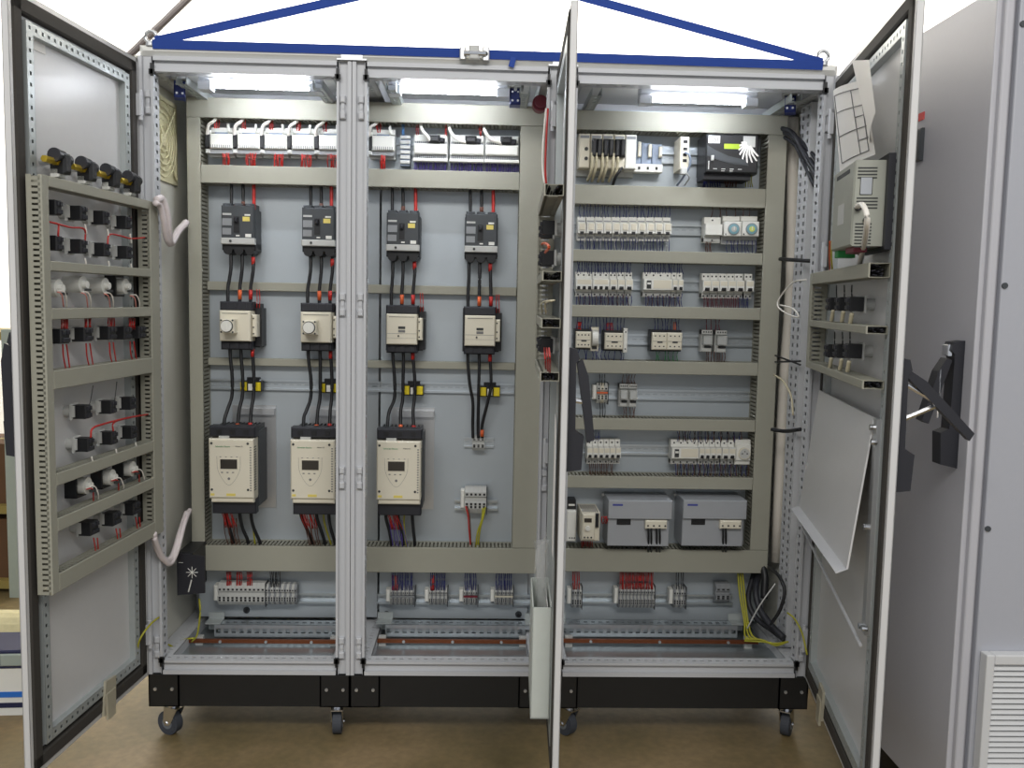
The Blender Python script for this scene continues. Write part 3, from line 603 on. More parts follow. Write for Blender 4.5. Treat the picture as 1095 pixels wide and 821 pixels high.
# ------------------------------------------------------------------ top row: relay bases of left and middle bays
def relaybase(label, x, z):
    w, h = .074, .092; t = thing('relay_base', label, 'relay base', MP, x, z, 'white relay bases')
    part(t, 'base', LGR, B(-w/2-.004, w/2, -.045, -.012, 0, h)); part(t, 'front_block', WHT, B(-w/2+.004, w/2, -.068, -.045, .022, .068, .004))
    part(t, 'terminal_row', MGR, *[B(-w/2+.006+k*.0066, -w/2+.0085+k*.0066, -.0695, -.066, .024, .034) for k in range(10)], B(-w/2+.004, w/2, -.060, -.045, .008, .020), kind='stuff')
    part(t, 'upper_deck', WHT, B(-w/2+.004, w/2, -.055, -.045, .073, .088, .002)); part(t, 'label_strip', BGR, B(-.02, .02, -.0562, -.054, .070, .074))
    part(t, 'plug', BLK, B(-w/2-.012, -w/2+.003, -.066, -.02, .024, .066, .003)); part(t, 'latch', WHT, B(w/2-.018, w/2-.012, -.062, -.05, .078, .1), B(-w/2-.01, -w/2+.004, -.06, -.04, .066, .08, .003)); part(t, 'foot', LGR, B(-w/2-.012, -w/2+.004, -.062, -.02, .008, .022, .003))
    return t
RBL = ['leftmost white relay base in the top row', 'second white relay base in the top row', 'third white relay base in the top row', 'fourth white relay base in the top row', 'fifth white relay base, cut off by the post between bays', 'sixth white relay base, just right of the post between bays']
for i, (u0, u1) in enumerate(((223.5, 248), (252.5, 277.5), (281.5, 306.5), (310.5, 336), (339.5, 365), (396.5, 421.5))):
    vb = 166.5 + (u0-223)*.012; x, z = bx(u0, u1, vb, .068)
    if i == 0: r0 = relaybase(RBL[i], x, z)
    else: clone(r0, RBL[i], MP, x, z)
    cable(f'white cable looping from the top duct to the {ORD[i]} relay base plug', [(u0+9, 124+i*.7, .05), (u0+5, 129.5+i*.6, .068), (u0-.5, 134+i*.5, .07), (u0-2.2, 145+i*.5, .06)], .0052, WWIRE, name='plug_cable', group='white plug cables')
    wires(f'red wires leaving the {ORD[i]} relay base downwards', MP, u0+(11 if i else 14), u0+(22 if i < 5 else 16), vb-4, vb+13, 7, .058, .05, RED, 1.5, .0016)
    wires(f'red wires above the {ORD[i]} relay base', MP, u0+6, u0+11, 125+i, 137+i, 3, .045, .055, RED, 1.2, .0016)
x0, x1, z0, z1 = MP.rect(428, 145, 438.5, 177, .05)
t = thing('terminal_stack', 'small blue grey terminal stack between relay bases', 'terminal', MP, (x0+x1)/2, z0); w, h = x1-x0, z1-z0
part(t, 'body', BGR, B(-w/2, w/2, -.045, -.01, 0, h))
for k in range(6): part(t, 'terminal', LGR, B(-w/2, w/2, -.05, -.045, .006+k*h/6, .006+k*h/6+h/9, .001))
wires('light blue wires above the terminal stack', MP, 429, 433, 133, 146, 2, .05, .04, LBL, .6, .0016)
def widebase(label, x, z):
    w, h = .109, .088; t = thing('interface_module', label, 'relay base', MP, x, z, 'wide interface modules')
    part(t, 'base', LGR, B(-w/2, w/2, -.045, -.012, .006, h)); part(t, 'front_block', WHT, B(-w/2+.003, w/2-.003, -.07, -.045, .024, .056, .004))
    part(t, 'terminal_edge', WHT, B(-w/2, w/2, -.074, -.045, .0, .010, .002)); part(t, 'terminal_row', MGR, *[B(-w/2+.005+k*.0064, -w/2+.0082+k*.0064, -.060, -.044, .010, .022) for k in range(16)], *[B(-w/2+.005+k*.0064, -w/2+.0082+k*.0064, -.06, -.045, .057, .064) for k in range(16)], kind='stuff')
    part(t, 'upper_deck', WHT, B(-w/2+.003, w/2-.003, -.052, -.045, .064, .086, .002)); pl = part(t, 'plug', BLK, B(-.006, .030, -.078, -.05, .058, .082, .006)); part(pl, 'plug_boot', BLK2, RZ(B(.028, .044, -.074, -.056, .060, .076, .004), .15, 'y', (.03, 0, .068)))
    return t
for i, (u0, u1, cu) in enumerate(((441, 479, 452), (480.5, 517.5, 482), (518.5, 555, 519.5))):
    x, z = bx(u0, u1, 172.5+i*.8, .074); lab = f'{["left", "centre", "right"][i]} wide white interface module in top of middle bay'
    if i == 0: w0 = widebase(lab, x, z)
    else: clone(w0, lab, MP, x, z)
    pu = (u0+u1)/2+1
    cable(f'white cable from the top duct to the {["left", "centre", "right"][i]} interface module plug', [(cu-2, 131+i, .045), (cu-.5, 139+i, .066), (cu+6, 147+i, .075), (pu-1, 151.5+i, .068)], .0056, WWIRE, name='plug_cable', group='white plug cables')
    wires(f'violet wires hanging under the {["left", "centre", "right"][i]} interface module', MP, u0+1, u1-1, 171+i*.7, 185+i*.7, 22, .05, .045, PUR, 1.2, .0013)
    wires(f'red wires rising left of the {["left", "centre", "right"][i]} interface plug', MP, cu-7, cu-4, 133, 146, 2, .045, .05, RED, 1, .0015)
# ------------------------------------------------------------------ top of the right bay
x0, x1, z0, z1 = MP.rect(619, 143, 681, 186, .09)
t = thing('controller_rack', 'cream controller rack with black connectors at top left of right bay', 'controller', MP, x0, z0); w, h = x1-x0, z1-z0
part(t, 'backplane', LGR, B(0, w, -.03, -.002, 0, h)); nmod = 5; mw = w/nmod
for k in range(nmod):
    mo = part(t, 'module', CREAM if k < 4 else WHT, B(k*mw+.001, (k+1)*mw-.001, -.085, -.03, .018, h, .003)); part(mo, 'status_window', MGR, B(k*mw+.004, (k+1)*mw-.004, -.0858, -.0848, h-.014, h-.006))
    if k == 0: part(mo, 'socket', BLK, *[CY(k*mw+.024, -.087, h*q, .006, .003, 'y', 8) for q in (.62, .38)])
    if 0 < k < 4:
        for s in (0, 1): part(mo, 'plug', BLK, B(k*mw+.003+s*.0165, k*mw+.0185+s*.0165, -.104, -.085, h*.42, h*.86, .005))
for k, (u, v) in enumerate(((633.3, 166), (638, 166.5), (644.5, 167), (649.2, 167), (656, 167), (660.8, 167.5))):
    cable(f'{ORD[k]} beige cable hanging from the controller rack plugs', [(u, v-3, .096), (u-.3, v+9, .096), (u-1.5-(k % 2), v+18, .085), (u-5, v+27, .05)], .0048, BEIGE, name='plug_cable', group='beige controller cables')
cable('black cable curving down from the right end of the controller rack', [(667, 178, .07), (663, 182, .09), (658, 190, .085), (655, 199, .06)], .005, BLK, name='plug_cable')
x0, x1, z0, z1 = MP.rect(668, 150, 709, 184, .05)
t = thing('bus_base', 'blue grey bus modules with cream connectors beside the controller rack', 'controller', MP, x0, z0); w, h = x1-x0, z1-z0
part(t, 'lower_strip', WHT, B(0, w, -.05, -.006, 0, h*.26, .002)); [part(t, 'socket', BLK, B(.016+k*.028, .023+k*.028, -.0512, -.05, h*.08, h*.17)) for k in range(4)]
for k in range(3):
    a = .022+k*(w-.022)/3; mo = part(t, 'module', BGR, B(a, a+(w-.022)/3-.002, -.04, -.004, h*.26, h*(.98-.04*k), .002)); part(mo, 'connector', CREAM, B(a+(w-.022)/3-.013, a+(w-.022)/3-.004, -.055, -.04, h*.48, h*(.95-.07*k), .002))
x0, x1, z0, z1 = MP.rect(727.5, 146, 737, 181, .11)
t = thing('network_switch', 'narrow cream network switch with dark ports', 'network switch', MP, x0, z0); w, h = x1-x0, z1-z0
part(t, 'body', CREAM, B(0, w, -.11, -.012, .0, h, .003)); part(t, 'port', BLK, *[B(w*.3, w*.75, -.1115, -.109, h*q, h*(q+.09)) for q in (.22, .4, .58, .8)]); part(t, 'plug', LGR, B(w*.1, w*.8, -.118, -.1, -.016, .004, .002))
cable('blue network cable curling down from the narrow switch', [(732.5, 163, .115), (737, 166, .125), (738, 176, .12), (731, 189, .1), (724, 198, .06)], .0036, BGR, name='network_cable')
cable('pale thin cable beside the blue network cable', [(733, 184, .11), (737, 190, .1), (732, 198, .06)], .002, LGR, name='network_cable')
x0, x1, z0, z1 = MP.rect(755, 143.5, 811, 185, .13)
t = thing('backup_power_supply', 'black power supply with white fan shaped emblem and lime label', 'power supply', MP, x0, z0); w, h = x1-x0, z1-z0
part(t, 'body', BLK, B(0, w, -.13, -.01, .0, h, .004)); part(t, 'end_fin', CHAR, *[B(w+.001+k*.008, w+.004+k*.008, -.11, -.02, .0, h-.004) for k in range(1)])
part(t, 'swoosh', CHAR, EX([(.004, h*.70), (.03, h*.58), (.07, h*.44), (w*.78, h*.34), (w*.82, h*.2), (.08, h*.24), (.04, h*.32), (.004, h*.44)], 'y', -.1312, -.1298))
st = part(t, 'sticker', PAPER, B(.006, .042, -.1312, -.1298, h*.76, h*.95)); txt(st, 'SSI', .022, DKINK, .024, -.1315, h*.845)
part(t, 'lime_label', GRNL, B(.056, .106, -.1312, -.1298, h*.62, h*.75)); part(t, 'emblem_field', LGR, B(w*.70, w*.93, -.131, -.1298, h*.68, h*.96))
cx, cz = w*.82, h*.78
for k in range(9):                          # curved white vanes of the printed emblem
    a = math.radians(170+k*15); L = .026+.034*min(1, k/5)*(1 if k < 8 else .7); q = [(cx+r*math.cos(a+r*6), cz+r*math.sin(a+r*6)) for r in (.008, L*.6, L)]
    d0 = Vector((-math.sin(a), math.cos(a)))*.0032
    part(t, 'emblem_vane', PAPER, EX([(q[0][0]-d0.x*.5, q[0][1]-d0.y*.5), (q[1][0]-d0.x, q[1][1]-d0.y), (q[2][0]-d0.x, q[2][1]-d0.y), (q[2][0]+d0.x*.6, q[2][1]+d0.y*.6), (q[1][0]+d0.x, q[1][1]+d0.y), (q[0][0]+d0.x*.5, q[0][1]+d0.y*.5)], 'y', -.1316, -.1305))
part(t, 'key_print', LGR, *[B(.024+k*.026, .036+k*.026, -.1312, -.1298, h*.09, h*.11) for k in range(4)], *[B(.05+k*.026, .06+k*.026, -.1312, -.1298, h*.04, h*.06) for k in range(2)])
part(t, 'toggle', LGR, B(.016, .024, -.138, -.13, h*.3, h*.44, .002)); part(t, 'side_print', LGR, B(.008, .011, -.1312, -.1298, h*.08, h*.3)); part(t, 'terminal_box', BLK2, B(.0, w*.9, -.11, -.02, -.018, .001))
wires('blue wires under the black power supply', MP, 750, 772, 184, 200, 8, .08, .05, BLU, 2, .0018); wires('brown wires under the black power supply', MP, 774, 788, 184, 200, 5, .08, .05, BWN, 2, .0018); wires('yellow wires under the black power supply', MP, 796, 806, 184, 200, 4, .08, .05, YGR, 1.5, .0018)
# ------------------------------------------------------------------ modular devices on the rails of the right bay
def prof(h, d): return [(-.012, 0), (-d*.66, 0), (-d*.66, h*.26), (-d, h*.29), (-d, h*.71), (-d*.66, h*.74), (-d*.66, h), (-.012, h)]
def mcb(label, u0, u1, v0, v1, poles, d=.07, group='modular breakers', tog='row', test=False):
    x0, x1, z0, z1 = MP.rect(u0, v0, u1, v1, d); w, h = x1-x0, z1-z0; t = thing('modular_breaker', label, 'circuit breaker', MP, x0, z0, group); p = w/poles
    part(t, 'body', WHT, EX(prof(h, d), 'x', .0004, w-.0004)); part(t, 'lower_terminal', LGR, B(.0004, w-.0004, -d*.70, -.02, .002, h*.2, .002))
    for k in range(poles):
        part(t, 'terminal_screw', BLK, CY(k*p+p/2, -d*.67, h*.88, min(.003, p*.25), .003, 'y', 8)); part(t, 'terminal_screw', BLK, CY(k*p+p/2, -d*.715, h*.09, min(.003, p*.25), .003, 'y', 8))
    if test:
        part(t, 'test_window', DKINK, B(w*.10, w*.26, -d-.001, -d+.002, h*.33, h*.66)); part(t, 'rating_label', CREAM, B(w*.34, w*.96, -d-.0008, -d+.002, h*.34, h*.68)); part(t, 'test_button', WHT, B(w*.12, w*.24, -d-.004, -d, h*.5, h*.58))
    elif tog:
        for k in (range(poles) if tog == 'row' else (0,)):
            a = k*p if tog == 'row' else 0; b = p if tog == 'row' else w
            tg = part(t, 'toggle', BLK, B(a+b*.25, a+b*.75, -d-.008, -d+.004, h*.30, h*.42, .002)); part(tg, 'toggle_slot', DKINK, B(a+b*.2, a+b*.8, -d-.0008, -d+.002, h*.29, h*.36))
        part(t, 'rating_label', CREAM, B(w*.08, w*.92, -d-.0006, -d+.002, h*.5, h*.68))
    return t
for i in range(11):                         # slim relays, row under the second duct
    u0 = 618+9.12*i+(.4 if i else 0); x0, x1, z0, z1 = MP.rect(u0, 231+i*.06, u0+8.9, 256.5+i*.06, .07); w, h = x1-x0, z1-z0
    lab = f'{ORD[i]} slim white relay from the left in the row under the second duct'
    if i == 0:
        rl = thing('slim_relay', lab, 'relay', MP, x0, z0, 'slim relays'); part(rl, 'body', WHT, EX(prof(h, .07), 'x', .0005, w-.0005)); part(rl, 'label_plate', CREAM, B(w*.2, w*.86, -.0725, -.066, h*.42, h*.7, .001)); part(rl, 'contact', BLK, B(w*.28, w*.72, -.0712, -.066, h*.24, h*.36))
        part(rl, 'terminal_row', MGR, B(w*.1, w*.9, -.049, -.04, h*.80, h*.84), B(w*.1, w*.9, -.049, -.04, h*.08, h*.16))
    else: clone(rl, lab, MP, x0, z0)
mcb('cream terminal housing left of the dial timers', 754.5, 772.5, 231.5, 259, 1, .07, tog=None)
for i, (u0, u1, c) in enumerate(((774, 793, 784.6), (793.4, 812, 803.2))):
    x0, x1, z0, z1 = MP.rect(u0, 230, u1, 260.5, .07); w, h = x1-x0, z1-z0; t = thing('dial_timer', f'{["left", "right"][i]} time switch with round {["teal", "yellow green"][i]} dial', 'timer', MP, x0, z0, 'dial timers')
    part(t, 'body', LGR, EX(prof(h, .06), 'x', .0005, w-.0005)); part(t, 'front_panel', WHT, B(.001, w-.001, -.072, -.05, h*.26, h*.78, .002)); part(t, 'top_cover', WHT, B(.001, w-.001, -.05, -.03, h*.8, h*.98, .002))
    ri = part(t, 'dial_rim', MGR, CY(w*.54, -.075, h*.51, .019, .004, 'y', 28)); part(ri, 'dial', DIALM if i == 0 else DIALM, CY(w*.54, -.077, h*.51, .016, .003, 'y', 28)); part(ri, 'dial_centre', LGR if i == 0 else DIALY, CY(w*.54, -.0785, h*.51, .009, .002, 'y', 20)); part(ri, 'pointer', WHT, B(w*.54-.001, w*.54+.0015, -.080, -.078, h*.47, h*.60))
    part(t, 'terminal_row', MGR, B(.003, w-.003, -.042, -.03, h*.04, h*.14)); part(t, 'mark', DKINK, B(.004, .008, -.0727, -.071, h*.30, h*.35))
RB = [(616, 633.6, 3), (634, 651.8, 3), (652.2, 660.2, 2), (660.6, 668.6, 2), (669, 677, 2)]
for i, (a, b, n) in enumerate(RB): mcb(f'{ORD[i]} breaker from the left in the first breaker row', a, b, 290.5+i*.12, 317+i*.12, n, tog='row' if n == 3 else 'one')
mcb('residual current breaker with wide cream label in middle of first breaker row', 688.5, 719, 291, 317.5, 4, test=True)
mcb('narrow breaker beside the residual current breaker, left one', 719.3, 725, 291.3, 317.7, 1); mcb('narrow breaker beside the residual current breaker, right one', 725.3, 731, 291.4, 317.8, 1)
for i in range(5): mcb(f'{ORD[i]} breaker of the right hand block in the first breaker row', 752+8.9*i, 760.7+8.9*i, 292+i*.1, 318.7+i*.1, 2, tog='one')
mcb('single breaker set apart at right end of the first breaker row', 798, 806.3, 292.5, 319.3, 2, tog='one')
def smallc(label, u0, u1, v0, v1, d=.075, wins=1, dots=4):
    x0, x1, z0, z1 = MP.rect(u0, v0, u1, v1, d); w, h = x1-x0, z1-z0; t = thing('small_contactor', label, 'contactor', MP, x0, z0, 'small contactors')
    part(t, 'base', BLK, B(-.003, w+.001, -.055, -.012, -.006, h+.008)); part(t, 'front', CREAM, B(0, w, -d, -.055, 0, h, .003)); part(t, 'terminal_screw', BLK, *[CY(w*(k+.7)/(dots+.4), -d-.001, h*q, .0024, .003, 'y', 8) for k in range(dots) for q in (.2, .8)])
    part(t, 'parting_line', DKINK, B(w*.05, w*.95, -d-.0005, -d+.001, h*.48, h*.50))
    for k in range(wins): part(t, 'window', DKINK, B(w*(k+.35)/wins, w*(k+.7)/wins, -d-.0012, -d+.001, h*.4, h*.48))
    return t
smallc('small cream contactor at left end of the contactor rail', 616, 632, 354.5, 372); smallc('small cream contactor with red wires, second on the contactor rail', 647, 666.5, 356, 373.5)
smallc('left half of the reversing contactor pair', 697.5, 713.2, 355.5, 374, wins=1, dots=3); smallc('right half of the reversing contactor pair', 713.6, 729.5, 355.7, 374.2, wins=1, dots=3)
x0, x1, z0, z1 = MP.rect(632.5, 350, 641.5, 376, .08); w, h = x1-x0, z1-z0
t = thing('rotary_switch', 'narrow cream device with rounded front between the small contactors', 'switch', MP, x0, z0); part(t, 'body', CREAM, B(0, w, -.05, -.012, 0, h, .002)); part(t, 'rounded_front', WHT, CY(w*.15, -.052, h*.55, .026, w*.7, 'x', 20)); part(t, 'terminal', DKINK, B(w*.2, w*.8, -.052, -.048, h*.08, h*.2))
x0, x1, z0, z1 = MP.rect(666.7, 351, 671, 377, .07)
t = thing('auxiliary_contact', 'thin white auxiliary contact beside the second small contactor', 'contact block', MP, x0, z0); part(t, 'body', WHT, B(0, x1-x0, -.07, -.012, 0, z1-z0, .002)); part(t, 'screw', DKINK, *[CY((x1-x0)/2, -.0715, (z1-z0)*q, .0025, .003, 'y', 8) for q in (.15, .85)])
def relay(label, u0, u1, v0, v1, d=.07):
    x0, x1, z0, z1 = MP.rect(u0, v0, u1, v1, d); w, h = x1-x0, z1-z0; t = thing('plug_in_relay', label, 'relay', MP, x0, z0, 'plug in relays')
    part(t, 'socket', LGR, B(0, w, -.045, -.012, 0, h), B(0, w, -.055, -.02, h*.8, h, .002), B(w*.1, w*.95, -.055, -.02, 0, h*.18, .002)); part(t, 'relay_cube', CLRP, B(w*.06, w*.94, -d, -.045, h*.32, h*.76, .002)); part(t, 'coil', STEEL, B(w*.2, w*.8, -d+.008, -.045, h*.38, h*.7)); part(t, 'latch', BLK, B(w*.3, w*.9, -.058, -.04, h*.2, h*.28))
    part(t, 'terminal_row', DKINK, *[B(w*(.12+k*.22), w*(.24+k*.22), -.0562, -.054, h*.88, h*.95) for k in range(4)]); return t
relay('left plug in relay standing alone on the contactor rail', 751.5, 763, 353, 376.5); relay('right plug in relay standing alone on the contactor rail', 766.5, 778.5, 353.5, 377)
relay('left plug in relay of the pair on the nearly empty rail', 663, 672.3, 411, 435.5); relay('right plug in relay of the pair on the nearly empty rail', 672.7, 682, 411.2, 435.7)
def terms(label, F, u0, u1, v0, v1, n, d=.05, mats=(LGR, MGR), clampL=True, name='terminal_strip', stripe=None, cat='terminals', group='terminal strips'):
    x0, x1, z0, z1 = F.rect(u0, v0, u1, v1, d); w, h = x1-x0, z1-z0; t = thing(name, label, cat, F, x0, z0, group); p = w/n
    for m in range(2):
        part(t, 'terminal_body', mats[m], *[EX([(-.012, 0), (-d*.75, 0), (-d, h*.2), (-d, h*.42), (-d*.8, h*.46), (-d*.8, h*.62), (-d*.95, h*.66), (-d*.95, h*.82), (-d*.7, h), (-.012, h)], 'x', k*p+.0003, (k+1)*p-.0003) for k in range(m, n, 2)], kind='stuff')
    part(t, 'wire_entry', BLK, *[B(k*p+p*.25, k*p+p*.75, -d-.0008, -d+.001, h*q, h*(q+.09)) for k in range(n) for q in (.08 if False else .22, .33)], *[B(k*p+p*.25, k*p+p*.75, -d*.95-.0008, -d*.9, h*.7, h*.78) for k in range(n)], kind='stuff')
    if clampL: part(t, 'end_clamp', WHT, B(-.014, -.001, -d*.9, -.012, h*.2, h*.9, .003)); part(t, 'end_plate', CHAR, B(w+.0005, w+.003, -d*.95, -.012, -.003, h+.002))
    if stripe: part(t, 'marker_strip', stripe, B(0, w, -d*.98, -d*.9, h*.86 if False else h*.5, h*.58))
    return t
terms('thin terminal half hidden behind the middle door handle', MP, 626.5, 630, 408, 431, 1, .05, clampL=False)
terms('small terminal group left of the relay pair on the nearly empty rail', MP, 638.5, 650, 410, 431.5, 3, .05, (LGR, CREAM), stripe=ORG)
for i in range(6): mcb(f'{ORD[i]} breaker of the left block above the seventh duct', 628+6.05*i, 633.9+6.05*i, 471, 497, 1)
mcb('wide residual current breaker at left of the socket row', 718.5, 747.5, 471.5, 497.5, 4, test=True)
for i in range(4): mcb(f'{ORD[i]} breaker right of the wide residual current breaker', 748+6*i, 753.8+6*i, 471.6, 497.6, 1)
for i in range(2): mcb(f'{["left", "right"][i]} narrow breaker next to the power socket', 772.5+7.2*i, 779.5+7.2*i, 471.8, 497.8, 1)
x0, x1, z0, z1 = MP.rect(787.5, 471, 804, 498, .07); w, h = x1-x0, z1-z0
t = thing('rail_socket', 'white power socket with round recess at right end of rail', 'socket', MP, x0, z0); part(t, 'body', WHT, B(0, w, -.055, -.012, 0, h, .003), B(.001, w-.001, -.062, -.05, h*.18, h*.82, .002))
sk = part(t, 'socket_rim', CREAM, CY(w*.54, -.070, h*.48, .0195, .01, 'y', 28)); part(sk, 'socket_face', LGR, CY(w*.54, -.0708, h*.48, .0165, .002, 'y', 28)); part(sk, 'pin_hole', BLK, *[CY(w*.54+s*.008, -.0716, h*.48, .0024, .002, 'y', 8) for s in (-1, 1)], CY(w*.54, -.0716, h*.48+.007, .0018, .002, 'y', 8))
# wires of the right bay rows
def wr(name, u0, u1, v0, v1, n, mat, mess=1.6): wires(name, MP, u0, u1, v0, v1, n, .045, .045, mat, mess, .0013)
wr('dark blue wires above the slim relays', 619, 717, 217, 233, 26, BLU); wr('grey wires above the slim relays', 620, 716, 217, 233, 10, MGR); wr('dark blue wires below the slim relays', 619, 717, 254, 270, 30, BLU); wr('grey wires below the slim relays', 622, 716, 254, 270, 12, LGR)
wr('blue wires under the dial timers', 776, 810, 257, 271, 9, BLU); wr('red wires under the cream terminal housing', 755, 761, 257, 271, 4, BWN); wr('brown wires above the dial timers', 757, 806, 219, 232, 6, BWN)
for nm, a, b in (('left', 616, 676), ('centre', 689, 731)):
    wr(f'dark blue wires above the {nm} block of the first breaker row', a, b, 279, 293, int((b-a)/2.6), BLU); wr(f'violet wires below the {nm} block of the first breaker row', a, b, 314, 329, int((b-a)/3), BLU); wr(f'brown wires below the {nm} block of the first breaker row', a, b, 314, 329, int((b-a)/6), BWN)
wr('dark red wires below the right block of the first breaker row', 752, 790, 316, 330, 16, MAROON, .8); wr('dark blue wires below the right block of the first breaker row', 790, 801, 316, 330, 5, BLU, .8)
wr('dark wires above the small contactors', 616, 670, 339, 357, 14, BLU); wr('bright red wires on the first small contactor', 617, 622, 344, 357, 6, RED, 1.2); wr('bright red wires on the second small contactor', 648, 655, 345, 358, 7, RED, 1.2); wr('dark wires below the small contactors', 618, 668, 372, 388, 12, BLU, 3); wr('dark wires above the reversing pair', 698, 728, 340, 357, 8, BLU, 2); wr('orange wire above the reversing pair', 720, 723, 344, 357, 2, ORG, .6); wr('green wires below the reversing pair', 699, 728, 373, 388, 6, GRN, 2.5)
wr('dark wires below the lone plug in relays', 754, 776, 375, 388, 8, BWN, 1); wr('dark wires above the lone plug in relays', 753, 772, 340, 355, 4, MAROON, 1)
wr('dark wires at the small terminal group', 640, 648, 400, 412, 3, BLK, .8); wr('dark wires under the small terminal group', 640, 648, 430, 449, 3, BLK, .8); wr('dark wires above the relay pair', 665, 681, 400, 413, 5, BWN, 2); wr('dark wires below the relay pair', 665, 681, 434, 449, 5, BWN, 2)
wr('dark red wires below the left block above the seventh duct', 629, 656, 495, 511, 12, BWN, .8); wr('dark blue wires above the left block above the seventh duct', 630, 642, 460, 472, 6, BLU, .8)
for k, (m, nm) in enumerate(((BLU, 'dark blue'), (BWN, 'brown'), (BLK, 'black'))): wr(f'{nm} wires above the socket row', 720+k*3, 796, 460, 473, 10, m, 2); wr(f'{nm} wires below the socket row', 719+k*3, 802, 495, 511, 14, m, 2)
# ------------------------------------------------------------------ foot of the right bay: drive, power supplies
x0, x1, z0, z1 = MP.rect(606, 546, 616, 579, .08); w, h = x1-x0, z1-z0
t = thing('white_module', 'white module half hidden behind the middle door near the small drive', 'module', MP, x0, z0); part(t, 'body', WHT, B(0, w, -.08, -.002, 0, h, .003)); part(t, 'top_cap', BLK, B(.0, w, -.06, -.002, h, h+.03, .002)); part(t, 'label', WHT, B(.006, w-.004, -.0612, -.06, h+.012, h+.018)); part(t, 'screw', DKINK, *[CY(w*(.35+.25*k), -.081, h*.12, .0025, .002, 'y', 8) for k in range(3)])
x0, x1, z0, z1 = MP.rect(622, 549, 642, 580, .14); w, h = x1-x0, z1-z0
t = thing('small_drive', 'small cream variable speed drive with display', 'drive', MP, x0, z0); part(t, 'body', CREAM, B(0, w, -.125, -.002, 0, h, .004)); c = part(t, 'front_cover', CREAM, B(.001, w*.72, -.142, -.12, h*.08, h*.99, .004)); part(c, 'display', DISP, B(w*.12, w*.52, -.1432, -.141, h*.70, h*.84)); part(c, 'knob', WHT, CY(w*.32, -.149, h*.5, .008, .008, 'y', 14)); part(c, 'terminal_screw', DKINK, *[CY(w*(.16+.18*k), -.1432, h*.18, .003, .002, 'y', 8) for k in range(3)])
part(t, 'side_connector', BLK, B(w*.74, w*.92, -.135, -.12, h*.5, h*.98, .002)); part(t, 'vent', INK, *[B(w*(.08+.11*k), w*(.13+.11*k), -.12, -.02, h, h+.001) for k in range(8)], kind='stuff')
wr('red wires under the small drive', 621, 634, 578, 590, 8, RED, 1); wires('red wires between small drive and power supply', MP, 643, 652, 552, 560, 6, .12, .10, RED, 3, .0016)
for i, (u0, u1) in enumerate(((650.5, 718.5), (730.5, 798))):
    x0, x1, z0, z1 = MP.rect(u0, 535, u1, 585, .13); w, h = x1-x0, z1-z0
    t = thing('power_supply', f'{["left", "right"][i]} grey boxed power supply at foot of right bay', 'power supply', MP, x0, z0, 'grey power supplies')
    part(t, 'body', PSU, B(.0, w*.97, -.118, -.002, 0, h*.60, .002)); part(t, 'hood', PSU, B(-.001, w, -.13, -.002, h*.60, h, .002)); part(t, 'maker_print', NVINK, B(w*.06, w*.22, -.1308, -.129, h*.88, h*.92))
    part(t, 'output_socket', BLK, B(w*.14, w*.36, -.1195, -.117, h*.46, h*.59), B(w*.16, w*.34, -.122, -.117, h*.47, h*.53)); tb = part(t, 'terminal_block', CREAM, B(w*.58, w*.92, -.135, -.117, h*.40, h*.58, .003)); part(tb, 'screw', DKINK, *[CY(w*(.62+.09*k), -.1365, h*.47, .003, .002, 'y', 8) for k in range(4)]); part(t, 'bolt', STEEL, CY(-.006, -.03, h*.97, .005, .006, 'y', 8))
    a = u0+(u1-u0)*.60
    for k in range(4 if i == 0 else 2):
        uu = a+2+k*(3.1 if k < 2 else 3.4)+(2 if k > 1 else 0)
        cable(f'{ORD[k]} dark wire dropping from the {["left", "right"][i]} grey power supply terminal', [(uu, 565, .135), (uu+.2, 575, .13), (uu, 586, .10), (uu, 592, .06)], .0032, BLK, name='supply_wire', group='power supply wires')
        
# ------------------------------------------------------------------ terminal strips at the foot
terms('long grey terminal strip at foot of left bay, larger terminals', MP, 232.5, 283, 624.5, 648, 11, .055, (LGR, LGR)); terms('finer grey terminal strip joined at its right, foot of left bay', MP, 283.5, 317, 626, 647.5, 12, .052, (LGR, MGR), clampL=False)
for k in range(3): wires(f'{ORD[k]} tuft of red and black wires on the long terminal strip', MP, 241.5+k*11.2, 247.5+k*11.2, 611, 627, 5, .045, .045, RED, .8, .0014)
wires('black wires on the finer terminal strip', MP, 288, 300, 611, 628, 7, .045, .045, BLK, .8, .0014)
for k, (u0, u1, n, st, l) in enumerate(((417, 443, 12, MGR, 'first'), (458.5, 478, 9, None, 'second'), (495.5, 510.5, 6, MAROON, 'third'), (529, 548.5, 9, CREAM, 'fourth'))):
    terms(f'{l} terminal strip from the left at foot of middle bay', MP, u0, u1, 629.5, 648, n, .052, (LGR, MGR), stripe=st)
    wires(f'dark blue wires above the {l} terminal strip of middle bay', MP, u0+1, u1-1, 611, 631, n, .045, .045, BLU, .7, .0016)
    if k < 2: wires(f'red wires above the {l} terminal strip of middle bay', MP, u0+2, u0+(9 if k == 0 else 6), 615, 631, 3, .046, .05, RED, .7, .0018)
for k, (u0, u1, v0, n, l) in enumerate(((611.5, 622, 628, 4, 'small grey terminal strip next to the middle door at foot of right bay'), (661.5, 700, 627.5, 20, 'long terminal strip with red wires at foot of right bay'), (720.5, 733.5, 629, 5, 'small grey terminal strip right of the long one'), (766, 781, 625.5, 3, 'tall grey terminal pair at right end of the bottom rail'))):
    terms(l, MP, u0, u1, v0, 651 if k != 3 else 645, n, .055, (MGR, LGR) if k != 3 else (MGR, MGR), clampL=k < 3)
